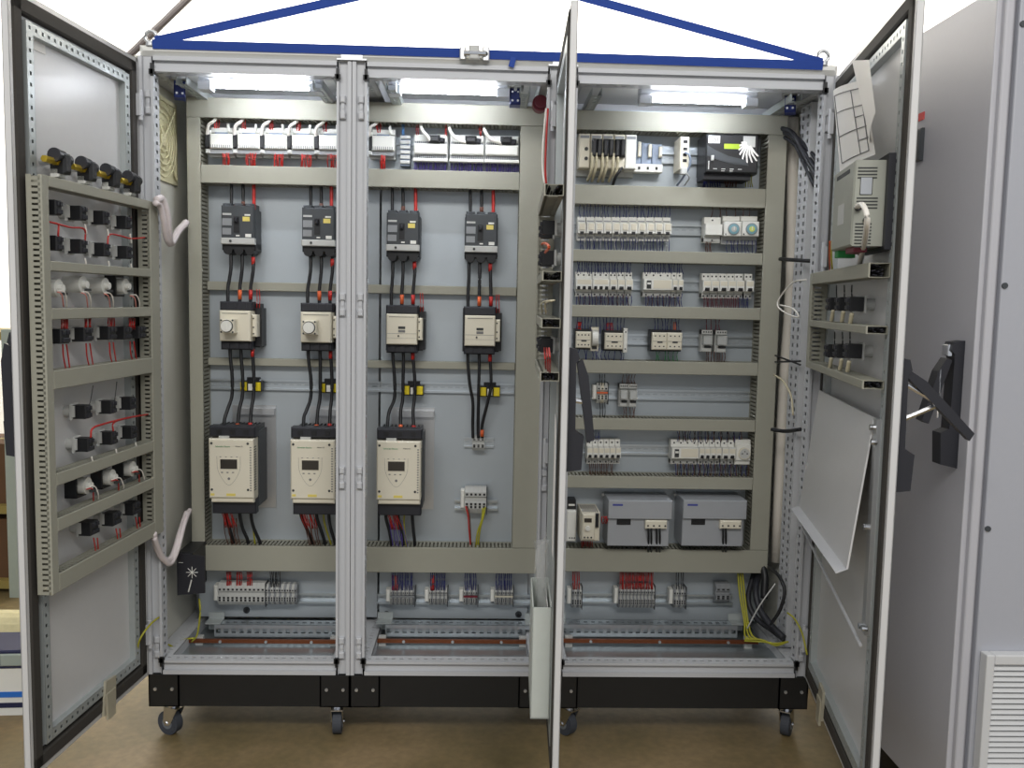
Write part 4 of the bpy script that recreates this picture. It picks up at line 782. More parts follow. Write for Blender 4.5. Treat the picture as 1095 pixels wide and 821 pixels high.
wires('dense red wires above the long terminal strip', MP, 662.5, 699, 611, 630, 28, .045, .05, RED, .8, .0014); wires('few red wires above the small strip beside the middle door', MP, 612, 620, 611, 630, 4, .045, .05, RED, .8, .0018); wires('few thin dark wires above the strip right of the long one', MP, 722, 732, 611, 630, 4, .045, .05, BLK, .8, .0014)
terms('small three pole terminal below the rightmost contactor cables', MP, 505, 518.3, 466, 482, 3, .04, (LGR, LGR), clampL=False); terms('grey terminal group on a short rail in the middle bay', MP, 497, 520, 521.5, 549.5, 5, .05, (LGR, LGR), clampL=True)
cable('red wire from the short rail terminal group to the bottom duct', [(498, 541, .05), (500.5, 551, .055), (501.5, 565, .05), (503, 582, .04), (503.2, 588, .03)], .0024, RED, name='control_wire'); cable('brown wire beside the red one under the terminal group', [(500, 541, .05), (502, 551, .056), (503, 565, .052), (503.6, 588, .03)], .002, BWN, name='control_wire')
cable('yellow green earth wire from the short rail terminal group', [(519, 542, .05), (517, 552, .055), (513, 568, .05), (511, 588, .03)], .003, YGR, name='earth_wire'); cable('second yellow green earth wire from the short rail terminal group', [(516.5, 543, .05), (515, 556, .055), (510.5, 570, .05), (509, 588, .03)], .003, YGR, name='earth_wire')
# ------------------------------------------------------------------ foot of the bays: punched rails, busbars, earth wires, heater
for i, (nm, u0, u1, X) in enumerate((('left', 232, 359, (.125, .55)), ('middle', 413, 562, (.68, 1.16)), ('right', 607, 793, (1.255, 1.845)))):
    z1 = px3((u0+u1)/2, 664.5, .27)[2]; z0 = px3((u0+u1)/2, 681, .24)[2]; w = X[1]-X[0]; h = z1-z0
    t = thing('punched_rail', f'punched metal cross rail lying at foot of the {nm} bay', 'rail', WF, X[0], z0, 'punched cross rails', -.24)
    part(t, 'section', ZINC, PF((0, 0, h), (1, 0, 0), (0, 1, 0), w, .045, .025, .013, .012, .018), PF((0, 0, 0), (1, 0, 0), (0, 0, 1), w, h-.002, .025, .014, .014, .018), B(0, w, .043, .045, 0, h))
    for xx in (-.03, w-.02): part(t, 'bracket', TUBE, B(xx, xx+.05, .0, .045, h, h+.004), B(xx, xx+.05, .043, .047, h*.2, h+.025))
    zb = px3((u0+u1)/2, 685.5, .19)[2]; Xb = ((.06, .55), (.645, 1.16), (1.25, 1.90))[i]
    o = solo('copper_busbar', f'copper earth bar along the floor of the {nm} bay', 'busbar', COPPER, WF, Xb[0], zb, [B(0, Xb[1]-Xb[0], -.004, .004, -.006, .006)], 'copper earth bars', d=-.19)
    for xx in (.03, Xb[1]-Xb[0]-.03): part(o, 'support', LGR, B(xx-.012, xx+.012, .004, .022, Z0+.012-zb, .012))
    for k in range(3): part(o, 'bolt', STEEL, CY(.1+k*(Xb[1]-Xb[0]-.2)/2, -.009, 0, .005, .005, 'y', 6))
for u, v, nm in ((263, 653, 'leftmost'), (413, 657.5, 'second'), (554.5, 657.5, 'third')):
    x, z = MP.px(u, v, .01); t = thing('plate_bolt', f'{nm} dark round bolt at foot of the mounting plates', 'bolt', MP, x, z, 'mounting plate bolts'); part(t, 'washer', CHAR, CY(0, -.004, 0, .011, .004, 'y', 16)); part(t, 'head', BLK, CY(0, -.010, 0, .006, .006, 'y', 6))
FX = Fr((0, .06, Z0), 0)
x0, x1, z0, z1 = FX.rect(200, 597, 221, 643, .0); x0 = .05
t = thing('cabinet_heater', 'black box heater with white star print in lower left corner', 'heater', FX, x0, z0); w, h = .085, z1-z0
part(t, 'body', BLK, B(0, w*.55, .06, .20, 0, h, .004)); part(t, 'front', BLK2, EX([(0, 0), (w, .008), (w, h-.01), (0, h)], 'y', .055, .06)); ca, cb = w*.55, h*.55
for k in range(4): a = k*math.pi/4; part(t, 'star_print', WHT, TU([(ca-.018*math.cos(a), .0535, cb-.018*math.sin(a)), (ca+.018*math.cos(a), .0535, cb+.018*math.sin(a))], .0011, 4))
part(t, 'label_print', WHT, TU([(ca-.012, .0535, .012), (ca-.002, .0535, .05)], .002, 4), TU([(.006, .0535, h*.78), (.02, .0535, h*.78)], .0008, 4)); part(t, 'rail_clip', STEEL, B(.01, .03, .2, .27, h*.3, h*.6))
def cab3(label, pts, r, mat, name='earth_wire', cat='cable', group=None, k=6, ribs=0, n=8):   # points (u, v, Y)
    P = [Vector(px3(*p)) for p in pts]; o = part(None, name, mat, TU([p-P[0] for p in P], r, n, k, ribs), smooth=True); o.location = P[0]; return tag(o, label, cat, group)
cab3('yellow green earth wire from left door to left bay frame', [(147, 699, -.06), (149, 685, -.08), (157, 672, -.06), (167, 662, -.01), (178, 656, .05)], .0028, YGR, group='yellow green earth wires')
cab3('yellow green earth wire hanging under the black heater', [(213, 640, .16), (214, 655, .16), (211, 678, .17), (205, 686, .18)], .0028, YGR, group='yellow green earth wires')
cab3('yellow green earth wire lying at the left end of the left earth bar', [(180, 689, .1), (186, 691, .12), (196, 684, .17), (208, 682, .18)], .0028, YGR, group='yellow green earth wires')
cab3('yellow green earth wire from right bay frame to right door', [(842, 655, .02), (850, 662, -.01), (858, 678, -.05), (863, 700, -.08)], .0028, YGR, group='yellow green earth wires')
for k in range(3): cab3(f'{ORD[k]} yellow green earth wire dropping at right end of the bottom duct', [(789+k*2.4, 611, .28), (791+k*2.6, 635, .26), (796+k*2, 665, .22), (797+k*4, 680, .18), (806+k*6, 684+k, .17)], .003, YGR, group='yellow green earth wires')
for k in range(2): cab3(f'{["front", "rear"][k]} yellow green earth wire lying on the right end of the right earth bar', [(796, 683+k*2, .16), (815, 684+k*2, .15), (829, 690-k*2, .12), (843, 686, .09)], .003, YGR, group='yellow green earth wires')
cab3('thick black cable curving down at right foot of the right bay', [(812, 612, .30), (808, 630, .24), (812, 650, .20), (824, 668, .15), (838, 682, .10)], .011, BLK2, 'power_cable')
cab3('second thick black cable beside the first at right foot of the right bay', [(806, 613, .31), (800, 640, .26), (808, 660, .22), (826, 674, .16), (839, 684, .12)], .009, BLK2, 'power_cable')
cab3('black cable loop hanging at right side under the bottom duct', [(822, 606, .22), (833, 616, .12), (839, 632, .08), (834, 652, .08), (824, 668, .1)], .0055, BLK, 'power_cable')
cab3('bundle of short black cables hanging by the right bay wall', [(816, 606, .26), (818, 618, .24), (817, 640, .22)], .012, BLK, 'power_cable')
cab3('pale cable tie tail slanting over the black cables', [(829, 624, .12), (812, 648, .12), (799, 672, .14)], .0022, LGR, 'cable_tie')
# left wall hoses, right wall cables
cab3('upper pale corrugated hose from left door into left bay', [(167, 214, -.05), (173, 213, -.02), (178, 228, .0), (180, 248, .02), (183, 260, .06), (190, 248, .14), (199, 238, .22)], .010, PINKC, 'cable_hose', 'hose', ribs=.004)
cab3('second strand of the upper corrugated hose beside it', [(166, 217, -.06), (171, 220, -.03), (175, 236, -.01), (178, 255, .02), (182, 261, .05)], .008, PINKC, 'cable_hose', 'hose', ribs=.004)
cab3('lower pale corrugated hose from left door into left bay', [(164, 570, -.06), (168, 586, -.03), (175, 598, .0), (184, 596, .05), (192, 572, .12), (200, 548, .2)], .009, PINKC, 'cable_hose', 'hose', ribs=.004)
cab3('second strand of the lower corrugated hose beside it', [(165, 575, -.06), (172, 592, -.02), (181, 603, .02), (189, 590, .07), (197, 560, .15), (203, 545, .22)], .007, PINKC, 'cable_hose', 'hose', ribs=.004)
for k, (a, b, c, d) in enumerate(((838, 137, 874, 190), (840, 141, 873, 181), (842, 139, 875, 172), (840, 146, 871, 199))):
    cab3(f'{ORD[k]} thick black cable sweeping from the upper duct to the right wall', [(a-3, b, .26), (a+10, b+6+k, .2), ((a+c)/2+4, (b+d)/2+2, .15), (c, d, .085)], .008-.0008*k, BLK2, 'power_cable', group='black cables at upper right')
cab3('long white conduit standing beside the upright duct in right bay', [(848, 126, .30), (846, 300, .30), (838, 420, .30), (830, 600, .30)], .019, M('white_conduit', (232, 226, 216), .4, 0, .03, 30), 'conduit', 'conduit', k=3, n=14)
cab3('black bar clipped across the right wall at mid height', [(834, 277, .2), (866, 279, .06)], .006, BLK, 'cable_tie')
cab3('black cable tie crossing on the right wall', [(829, 380, .2), (856, 390, .08)], .003, BLK, 'cable_tie'); cab3('second black cable tie crossing the first', [(829, 387, .2), (856, 386, .08)], .003, BLK, 'cable_tie')
cab3('lower black clip on the right wall', [(825, 459, .18), (840, 461, .14), (856, 459, .06)], .006, BLK, 'cable_tie')
cab3('white wire looping on the right wall above the door duct', [(862, 299, .0), (848, 302, .08), (834, 318, .16), (832, 328, .16), (843, 336, .1), (854, 339, .04), (848, 330, .08), (834, 326, .16)], .0024, WWIRE, 'control_wire')
cab3('brownish white wire arching down the right wall', [(828, 401, .2), (838, 408, .14), (846, 424, .1), (848, 444, .08)], .0032, BEIGE, 'control_wire')
cab3('red wire dangling beside the upper middle door', [(586, 116, -.02), (584, 150, -.03), (583, 180, -.05), (584, 196, -.1)], .0032, RED, 'control_wire'); cab3('white wire dangling beside the red one at the middle door', [(584, 116, -.01), (581, 150, -.03), (580, 175, -.05), (582, 196, -.1)], .0026, WWIRE, 'control_wire')
# ------------------------------------------------------------------ left door: ducts, push buttons
LB, LD = .030, .036; LF = LB+LD
ra, rb = FL.px(162.5, 350, LF)[0], FL.px(171.6, 350, LF)[0]; la, lb_ = FL.px(50, 400, LF)[0], FL.px(57.5, 400, LF)[0]
HL = [('top', [(54, 188, 199), (160, 215, 224.6)]), ('second', [(56, 277.8, 288.3), (160, 288.6, 297)]), ('third', [(57, 329, 340), (162, 329, 339.4)]), ('thick fourth', [(58, 394, 414), (164, 384, 400.4)]), ('fifth', [(62, 500, 515), (164, 476, 485.8)]), ('sixth', [(65, 546, 562), (167, 515, 525)]), ('bottom', [(62, 606, 628.5), (172, 561, 574)])]
zz = []
for nm, p in HL:
    _, r_ = hduct(f'{nm} cross duct on the inside of the left door', p, 0, 0, d=LD, F=FL, base=LB, X=(lb_+.001, ra-.001)); zz.append(r_)
duct('upright duct on left door near its free edge', FL, la, lb_, zz[-1][2], zz[0][3], LD, LB, True); duct('upright duct on left door near its hinges', FL, ra, rb, zz[-1][2], zz[0][3], LD, LB, True)
def button(F, label, x, z, kind):
    t = thing('push_button_block', label, 'push button', F, x, z, 'push button contact blocks', .002)
    part(t, 'collar', LGR, CY(0, -.022, 0, .014, .022, 'y', 16)); part(t, 'mounting_flange', LGR, B(-.018, .018, -.027, -.021, -.02, .02, .002), B(-.021, -.016, -.034, -.027, -.012, .016))
    w = .013 if kind == 0 else .019; part(t, 'contact_block', BLK, B(-w, w, -.060, -.027, -.017, .017, .003)); part(t, 'terminal', BLK2, B(-w*.8, -w*.15, -.064, -.060, .004, .014, .001)); part(t, 'terminal', BLK2, B(w*.15, w*.8, -.064, -.060, .004, .014, .001)); part(t, 'terminal', BLK2, B(-w*.8, w*.8, -.064, -.060, -.014, -.004, .001))
    return t
def meter(F, label, x, z, brk):
    t = thing('indicator_housing', label, 'indicator', F, x, z, 'white indicator housings', .002); part(t, 'housing', WHT, CY(0, -.045, 0, .021, .045, 'y', 22), CY(0, -.056, 0, .009, .012, 'y', 12)); part(t, 'terminal', DKINK, B(-.008, .010, -.06, -.052, -.016, -.010))
    if brk: part(t, 'bracket', BLK, B(-.028, -.022, -.03, 0, -.028, .028), B(-.028, .02, -.03, 0, -.028, -.023), B(-.028, .02, -.03, 0, .023, .028))
    return t
rows = [('first', 0, [(60, 222), (87, 228), (111, 233), (135, 238)]), ('second', 0, [(61, 260), (87, 263.5), (112, 267), (136, 270)]), ('fourth', 1, [(67, 359.5), (92, 357.5), (118, 356), (134.5, 356), (150, 355)]),
        ('fifth', 0, [(92, 440), (119, 435), (140, 431)]), ('sixth', 0, [(94.5, 475), (120, 468), (141, 462)]), ('eighth', 1, [(99, 564), (123, 554), (144, 543)])]
b0 = {}
for nm, kd, cs in rows:
    for k, (u, v) in enumerate(cs):
        x, z = FL.px(u, v, .055); lab = f'{ORD[k]} black contact block from the free edge in the {nm} row on left door'
        if kd not in b0: b0[kd] = button(FL, lab, x, z, kd)
        else: clone(b0[kd], lab, FL, x, z, .002)
for nm, cs, br_ in (('third', [(60, 308), (86, 304), (110, 305.5), (132, 306)], (0, 0, 0, 1)), ('seventh', [(91, 519), (117.5, 510), (139.5, 501)], (1, 1, 1))):
    for k, (u, v) in enumerate(cs):
        x, z = FL.px(u, v, .04); meter(FL, f'{ORD[k]} white indicator housing from the free edge in the {nm} row on left door', x, z, br_[k])
for k, (u, v) in enumerate(((66, 173), (94, 181), (119.5, 188), (142, 195))):
    x, z = FL.px(u+3, v, .06); t = thing('plug_connector', f'{ORD[k]} black elbow plug with brass nut above the left door duct', 'connector', FL, x, z, 'black elbow plugs', .002)
    part(t, 'lower_block', WHT, B(-.012, .02, -.05, -.03, -.036, -.018, .003)); part(t, 'brass_nut', BRASS, CY(-.062, -.045, -.002, .008, .05, 'x', 6), CY(-.016, -.045, 0, .011, .008, 'x', 6)); part(t, 'elbow', BLK, B(-.012, .02, -.066, -.03, -.028, .02, .006), CY(-.026, -.05, .012, .014, .03, 'x', 14), CY(.010, -.048, .008, .013, .026, 'x', 14)); part(t, 'cap', BLK2, CY(-.03, -.05, .012, .016, .008, 'x', 14)); part(t, 'stem', STEEL, CY(0, -.03, 0, .008, .03, 'y', 10))
def dwire(label, F, pts, mat, r=.0017, name='control_wire'): return cable(label, pts, r, mat, F=F, name=name, cat='wire', n=6)
dwire('red jumper wire across the first button rows, near part', FL, [(52, 237, .05), (60, 239, .06), (75, 243, .06), (90, 245, .06), (91, 258, .06)], RED, .0024); dwire('red jumper wire across the first button rows, far part', FL, [(115, 262, .06), (117, 251, .06), (128, 252, .06), (140, 255, .06), (155, 254, .05)], RED, .0024); dwire('short red wire dropping to the near button', FL, [(63, 239, .06), (62, 253, .06)], RED, .0024)
dwire('long red jumper wire over the fifth and sixth rows', FL, [(97, 468, .06), (99, 458, .06), (112, 453, .06), (135, 447, .06), (158, 443, .05)], RED, .0026); dwire('short red wire over the sixth row', FL, [(121, 461, .06), (123, 451, .06), (150, 444, .055)], RED, .0022)
for k, u in enumerate((96.5, 122)): dwire(f'{["near", "far"][k]} thin dark wire above the fifth row', FL, [(u+3, 412-k*4, .05), (u+1, 425, .05), (u-1, 433, .05)], DKINK, .0012)
for k, (u, v) in enumerate(((68, 368), (93, 367), (118, 366), (140, 365))):
    for q in (0, 1): dwire(f'{["left", "right"][q]} red wire under the {ORD[k]} block of the fourth row', FL, [(u-1+q*4, v, .055), (u+q*5, v+14, .05), (u+3+q*4, v+29-k*2, .045)], RED)
    wires(f'red wires above the {ORD[k]} block of the fourth row', FL, u-3, u+5, 340, 352, 4, .04, .05, RED, .8, .0018)
for k, (u, v) in enumerate(((102, 575), (126, 565), (147, 553))):
    for q in (0, 1): dwire(f'{["left", "right"][q]} red wire under the {ORD[k]} block of the eighth row', FL, [(u-2+q*4, v, .055), (u+q*3, v+12, .05), (u+q*1.5, v+22-k*2, .045)], RED)
for k, (u, v) in enumerate(((60, 311), (86, 312), (110, 313), (138, 315))): dwire(f'{ORD[k]} looping white wire of the third row', FL, [(u+1, v, .055), (u+8, v+1, .06), (u+11, v+8, .06), (u+11, v+17, .05)], WWIRE, .0018); dwire(f'{ORD[k]} looping pink wire of the third row', FL, [(u+1, v+1, .055), (u+6, v+4, .06), (u+8, v+17, .05)], M('pink_insulation', (214, 140, 130), .45), .0016)
for k, (u, v) in enumerate(((91, 522), (118, 513), (140, 504))): dwire(f'{ORD[k]} looping white wire of the seventh row', FL, [(u+1, v, .055), (u+10, v-2, .06), (u+14, v+6, .06), (u+14, v+14, .05)], WWIRE, .0018); dwire(f'{ORD[k]} looping red wire of the seventh row', FL, [(u+1, v+1, .055), (u+8, v+1, .06), (u+9, v+15, .05)], RED, .0016)
for k, (u, v) in enumerate(((88, 240), (112, 245), (136, 250), (88, 276), (113, 279), (137, 282), (95, 488), (121, 480), (142, 473))): dwire(f'{ORD[k]} short white marker sleeve hanging from a left door button', FL, [(u+3, v, .06), (u+4, v+6, .06), (u+4.5, v+10, .06)], WWIRE, .0022)
solo('rating_sticker', 'small pale sticker in top corner of the left door', 'sticker', PAPER, FL, *FL.px(40, 46, .003), [B(-.03, .03, -.001, 0, -.018, .018)], d=.003)
# ------------------------------------------------------------------ middle door: ducts, blocks, document pocket
MF = .066
mz = [FM.px(u, v, MF)[1] for u, v in ((590, 203), (587, 295), (587, 345.5), (585, 402.5))]
mz = []
for (u, v0, v1) in ((581.5, 197, 209), (579, 290, 300.5), (578.5, 340, 351), (577, 397, 408)):
    x_, a_ = FM.px(u, v1, MF); _, b_ = FM.px(u, v0, MF); mz.append((x_, a_, b_))
xe = sum(m[0] for m in mz)/4; xh0, xh1 = .085, .115
for k, (x_, a_, b_) in enumerate(mz):
    duct(f'{["top", "second", "third", "bottom"][k]} cross duct on the middle door, open end towards the camera', FM, xh1+.001, xe, a_, b_, .045, .021); fill(bpy.data.objects[max((o.name for o in bpy.data.objects if o.name.startswith('wiring_duct')), key=lambda q: (len(q), q))], xe-xh1-.001, b_-a_, .021, .045, k)
duct('upright duct on middle door near its hinges', FM, xh0, xh1, mz[3][1], mz[0][2], .045, .021, True)
for k, (zf, xx) in enumerate(((.70, .2), (.70, .33), (.25, .2), (.25, .33))):
    z = mz[1][2]+(mz[0][1]-mz[1][2])*zf; clone(b0[0], f'{["upper hinge side", "upper free side", "lower hinge side", "lower free side"][k]} dark contact block between top ducts of middle door', FM, xx, z, .002)
for k in range(2): clone(b0[1], f'dark contact block above the bottom duct of middle door, {["hinge", "free"][k]} side', FM, .22+.14*k, (mz[2][1]+mz[3][2])/2, .002)
for k in range(2): dwire(f'{["left", "right"][k]} pale looping wire between second and third duct of middle door', FM, [(580+k*4, 335, .055), (579+k*4, 325, .06), (584+k*4, 322, .06), (593, 321, .05)], BEIGE, .002)
for k in range(3): dwire(f'{ORD[k]} red wire above the bottom duct of middle door', FM, [(582+k*2.5, 372, .05), (583+k*2.5, 384, .055), (584+k*2, 398, .045)], RED, .002)
dwire('orange wires knotted between the top ducts of middle door', FM, [(578, 262, .05), (582, 260, .06), (587, 264, .06), (583, 270, .06)], ORG, .003)
xp = .50; pd = min((k*.001 for k in range(30, 160)), key=lambda d_: abs(upx(*FM.w(xp, .3, d_))[0]-568.5))
pz = min((k*.002 for k in range(-50, 400)), key=lambda z_: abs(upx(*FM.w(xp, z_, pd))[1]-768)); pt = min((k*.002 for k in range(-50, 400)), key=lambda z_: abs(upx(*FM.w(xp, z_, pd))[1]-649))
t = thing('document_pocket', 'light grey document pocket on lower middle door', 'document holder', FM, xp-.24, pz); hh = pt-pz
part(t, 'tray', M('pocket_plastic', (206, 212, 206), .45), B(0, .24, -pd, -pd+.003, 0, hh), B(.237, .24, -pd, -.021, 0, hh), B(0, .003, -pd, -.021, 0, hh), B(0, .24, -pd, -.021, 0, .003), B(0, .24, -.024, -.021, 0, hh))
t = thing('plastic_sleeve', 'crumpled clear plastic sleeve sticking out of the grey pocket', 'plastic sleeve', FM, xp-.22, pz+hh*.3); v = []; f = []
for i in range(9):
    for j in range(9):
        v.append((.205*i/8, -.045+.018*math.sin(i*1.3+j*.9)*(.3+j/9), (hh*1.18)*j/8-.012*math.sin(i*.8)*(j == 8)))
for i in range(8):
    for j in range(8): f.append((i*9+j, i*9+9+j, i*9+10+j, i*9+1+j))
part(t, 'film', CLEAR, (v, f), smooth=True); part(t, 'paper', PAPER, B(.01, .19, -.031, -.029, .0, hh*.68))
solo('paper_strip', 'curled pale paper strip hanging on the middle door', 'paper', PAPER, FM, *FM.px(590, 520, .03), [EX([(-.02, -.16), (.035, -.16), (.04, .12), (.015, .16), (-.02, .17)], 'y', -.006, -.005)], d=.02)
# ------------------------------------------------------------------ right door: sheets, operator panel, ducts, buttons, folding shelf
RF = .066
RH = [('top', 292.5, 304.7, 281, 296.5, 928.6), ('middle', 343, 349.5, 346.7, 356, 926), ('bottom', 386, 393.2, 406, 416, 922)]
rz = []
for nm, a0, a1, c0, c1, ue in RH:
    zt = (FR.px(864, a0, RF)[1]+FR.px(ue, c0, RF)[1])/2; zb = (FR.px(864, a1, RF)[1]+FR.px(ue, c1, RF)[1])/2; xe_ = FR.px(ue, (c0+c1)/2, RF)[0]; rz.append((zb, zt, xe_))
rx0 = FR.px(861.5, 330, RF)[0]; rx0 = max(.03, rx0); rx1 = rx0+.03
for (nm, *_), (zb, zt, xe_) in zip(RH, rz): duct(f'{nm} cross duct on the right door, open end towards the camera', FR, rx1+.001, xe_, zb, zt, .045, .021); fill(bpy.data.objects[max((o.name for o in bpy.data.objects if o.name.startswith('wiring_duct')), key=lambda q: (len(q), q))], xe_-rx1-.001, zt-zb, .021, .045, len(nm))
duct('upright duct on right door near its hinges', FR, rx0, rx1, rz[2][0], rz[0][1], .045, .021, True)
for nm, v, us in (('upper', 325, (890.5, 900.5, 912)), ('lower', 375, (888.5, 898.5, 910))):
    for k, u in enumerate(us):
        x, z = FR.px(u, v, .05); clone(b0[1], f'{ORD[k]} black contact block from the hinges in the {nm} group on right door', FR, x, z, .002)
    wires(f'dark wires above the {nm} button group on right door', FR, us[0], us[2]+3, v-20, v-6, 3, .045, .05, BLK, .5, .0016)
for k, (u, v) in enumerate(((891, 335), (902, 336), (911, 338), (889, 386), (900, 387), (908, 389))): dwire(f'{ORD[k]} pale marker sleeve hanging from a right door button', FR, [(u, v-3, .06), (u-1, v+3, .06), (u-2, v+8, .06)], BEIGE, .005)
# operator panel seen from behind
HD = .10
xn, zt = FR.px(914, 171, HD); zb = FR.px(912, 262, HD)[1]; xf = FR.px(892, 200, HD)[0]
t = thing('operator_panel', 'grey metal back of an operator panel mounted in right door', 'operator panel', FR, xf, zb); w, h = xn-xf, zt-zb
part(t, 'metal_housing', M('panel_back_metal', (158, 160, 150), .45, .15, .04, 30), B(0, w, -HD, -.034, 0, h, .004)); part(t, 'bezel', SWBL if False else BLK2, B(-.02, w+.02, -.034, -.012, -.008, h+.012)); part(t, 'gasket', BLK, B(-.01, w+.01, -.012, -.002, -.004, h+.006))
part(t, 'vent_slot', DKINK, *[B(w-.0003, w+.0008, -.092, -.052, h*.90-k*.007, h*.90-k*.007+.003) for k in range(4)], *[B(w-.0003, w+.0008, -.092, -.048, h*.55-k*.007, h*.55-k*.007+.003) for k in range(4)], *[B(w-.0003, w+.0008, -.092, -.058, h*.25-k*.007, h*.25-k*.007+.003) for k in range(8)], kind='stuff')
part(t, 'battery_cover', PSU, B(w, w+.0015, -.085, -.062, h*.6, h*.8, 0)); part(t, 'cover_outline', DKINK, TU([(w+.0016, -.086, h*.6), (w+.0016, -.086, h*.8), (w+.0016, -.061, h*.8), (w+.0016, -.061, h*.6), (w+.0016, -.086, h*.6)], .0007, 4, 1)); part(t, 'cable_port', BLK, CY(w-.002, -.088, h*.44, .007, .01, 'x', 10), CY(w-.002, -.07, h*.3, .007, .008, 'x', 10))
part(t, 'green_plug', GRN, B(-.006, .03, -HD+.01, -.05, -.016, .006, .002)); part(t, 'red_plug', MAROON, B(w*.5, w*.9, -HD+.012, -.06, -.012, .012, .002)); part(t, 'name_plate', LGR, B(w*.3, w*.6, -HD-.0006, -HD+.001, h*.3, h*.55)); part(t, 'grip_slot', DKINK, B(w*.15, w*.8, -HD-.0006, -HD+.001, h*.88, h*.93))
cab = None
x, z = FR.px(921, 220, .09)
dwire('white cable curving out of the operator panel', FR, [(916, 221, .09), (922, 219, .10), (927, 230, .10), (926, 250, .09), (922, 270, .06), (919, 284, .045)], WWIRE, .006, 'panel_cable'); dwire('yellow wire under the green plug of the operator panel', FR, [(890, 258, .08), (889, 272, .07), (890, 288, .045)], YEL, .0022); dwire('red wire under the green plug of the operator panel', FR, [(887.5, 258, .08), (887, 272, .07), (887.5, 290, .045)], ORG, .0022)
def sheet(label, c, Yd, curl):
    P = [Vector(FR.w(*FR.px(u, v, d), d)) for u, v, d in c]; o0 = P[0].copy(); n = 8; v = []; f = []
    for i in range(n+1):
        for j in range(n+1):
            s, t_ = i/n, j/n; p = (P[0]*(1-s)+P[1]*s)*(1-t_)+(P[3]*(1-s)+P[2]*s)*t_; p = p+Vector((-1, .0, 0))*curl*math.sin(s*math.pi)*(1-t_*.5)-o0; v.append(tuple(p))
    for i in range(n):
        for j in range(n): f.append((i*(n+1)+j, (i+1)*(n+1)+j, (i+1)*(n+1)+j+1, i*(n+1)+j+1))
    v2 = [(a+.0006, b, c2) for a, b, c2 in v]; k = len(v)
    o = part(None, 'drawing_sheet', PAPER, (v+v2, f+[tuple(q+k for q in g_) for g_ in f]), smooth=True); o.location = o0; tag(o, label, 'paper', 'drawing sheets'); 
    def line(a, b):
        pts = []
        for q in range(5):
            s, t_ = a[0]+(b[0]-a[0])*q/4, a[1]+(b[1]-a[1])*q/4; p = (P[0]*(1-s)+P[1]*s)*(1-t_)+(P[3]*(1-s)+P[2]*s)*t_+Vector((-1, 0, 0))*(curl*math.sin(s*math.pi)*(1-t_*.5)+.0012)-o0; pts.append(tuple(p))
        return TU(pts, .0012, 4, 1)
    return o, line
o, ln = sheet('large drawing sheet with ruled boxes hanging over the operator panel', [(891, 97, .06), (924, 85, .09), (936, 165, .06), (898, 184, .05)], 0, .012)
for a, b in (((.1, .08), (.92, .1)), ((.1, .08), (.14, .92)), ((.92, .1), (.9, .92)), ((.12, .3), (.92, .32)), ((.13, .6), (.92, .6)), ((.14, .92), (.9, .92)), ((.72, .1), (.72, .92)), ((.72, .45), (.92, .45)), ((.72, .75), (.92, .75))): part(o, 'ruled_line', INK, ln(a, b))
sheet('narrow curled sheet behind the large drawing', [(915, 66, .05), (929, 64, .11), (936, 120, .12), (934, 165, .03)], 0, .02)
# folding shelf plate, stay and flange
xa_, z_t = FR.px(862, 413, .03); xb_, z_t2 = FR.px(941, 446, .03); xa_ = max(.06, xa_)
zt = (z_t+z_t2)/2; zb = (FR.px(851, 541, .07)[1]+FR.px(911, 610, .07)[1])/2; xb_ = min(xb_, .70)
t = thing('folding_shelf', 'light grey folding shelf plate hanging inside the right door', 'shelf', FR, xa_, zb); w, h = xb_-xa_, zt-zb
part(t, 'plate', DOORM, EX([(-.030, h), (-.026, h), (-.066, .0), (-.070, .0)], 'x', 0, w)); part(t, 'front_lip', FRAME, EX([(-.070, 0), (-.066, 0), (-.092, -.012), (-.094, -.008)], 'x', 0, w)); part(t, 'hinge_strip', STEEL, B(w, w+.03, -.03, -.006, h*.0-.14, h+.0)); part(t, 'stay', FRAME, TU([(.02, -.06, -.06), (w+.01, -.032, -.17)], .004, 6))
for q, r_ in ((w+.012, h-.02), (w+.03, h-.05), (w+.004, .1), (w+.012, -.125), (w+.04, -.12)): part(t, 'latch', CHROME, CY(q, -.04, r_, .007, .012, 'y', 10))
# ------------------------------------------------------------------ straps and lifting eyes on the roofs
def band(label, A, Bp, name='lifting_strap', width=.025, n=1, mats=STRAP):
    A, Bp = Vector(A), Vector(Bp); d = (Bp-A); L = d.length; dn = d.normalized(); up_ = Vector((0, -.25, 1)); up_ = (up_-dn*up_.dot(dn)).normalized(); nn = dn.cross(up_)
    v = []; 
    for t_ in (0, 1):
        for s, q in ((-1, -1), (1, -1), (1, 1), (-1, 1)): v.append(tuple(dn*(L*t_)+up_*(s*width/2)+nn*(q*.0015)))
    o = part(None, name, mats, (v, [(0, 1, 2, 3), (4, 5, 6, 7), (0, 1, 5, 4), (1, 2, 6, 5), (2, 3, 7, 6), (3, 0, 4, 7)])); o.location = A; return tag(o, label, 'strap', 'blue lashing straps')
Ys = -.006
pL, pM1, pB0, pB1, pR = px3(163, 47, Ys), px3(375, 52, Ys), px3(492, 56.5, Ys), px3(522, 58.2, Ys), px3(880, 70, Ys)
s1 = band('blue strap across the front of the roofs, left half', pL, pB0); s2 = band('blue strap across the front of the roofs, right half', pB1, pR)
band('blue strap rising from the left roof corner', px3(166, 44, .0), px3(514, -33, .2), 'hanging_strap'); band('blue strap rising from the right roof corner', px3(879, 67, .0), px3(514, -33, .2), 'hanging_strap')
s2t = part(s2, 'loose_tail', STRAP, RZ(B(px3(545, 62, Ys)[0]-pB1[0], px3(551, 62, Ys)[0]-pB1[0], -.004, -.001, -.034, -.006), .25, 'y', (px3(548, 62, Ys)[0]-pB1[0], 0, -.02)))
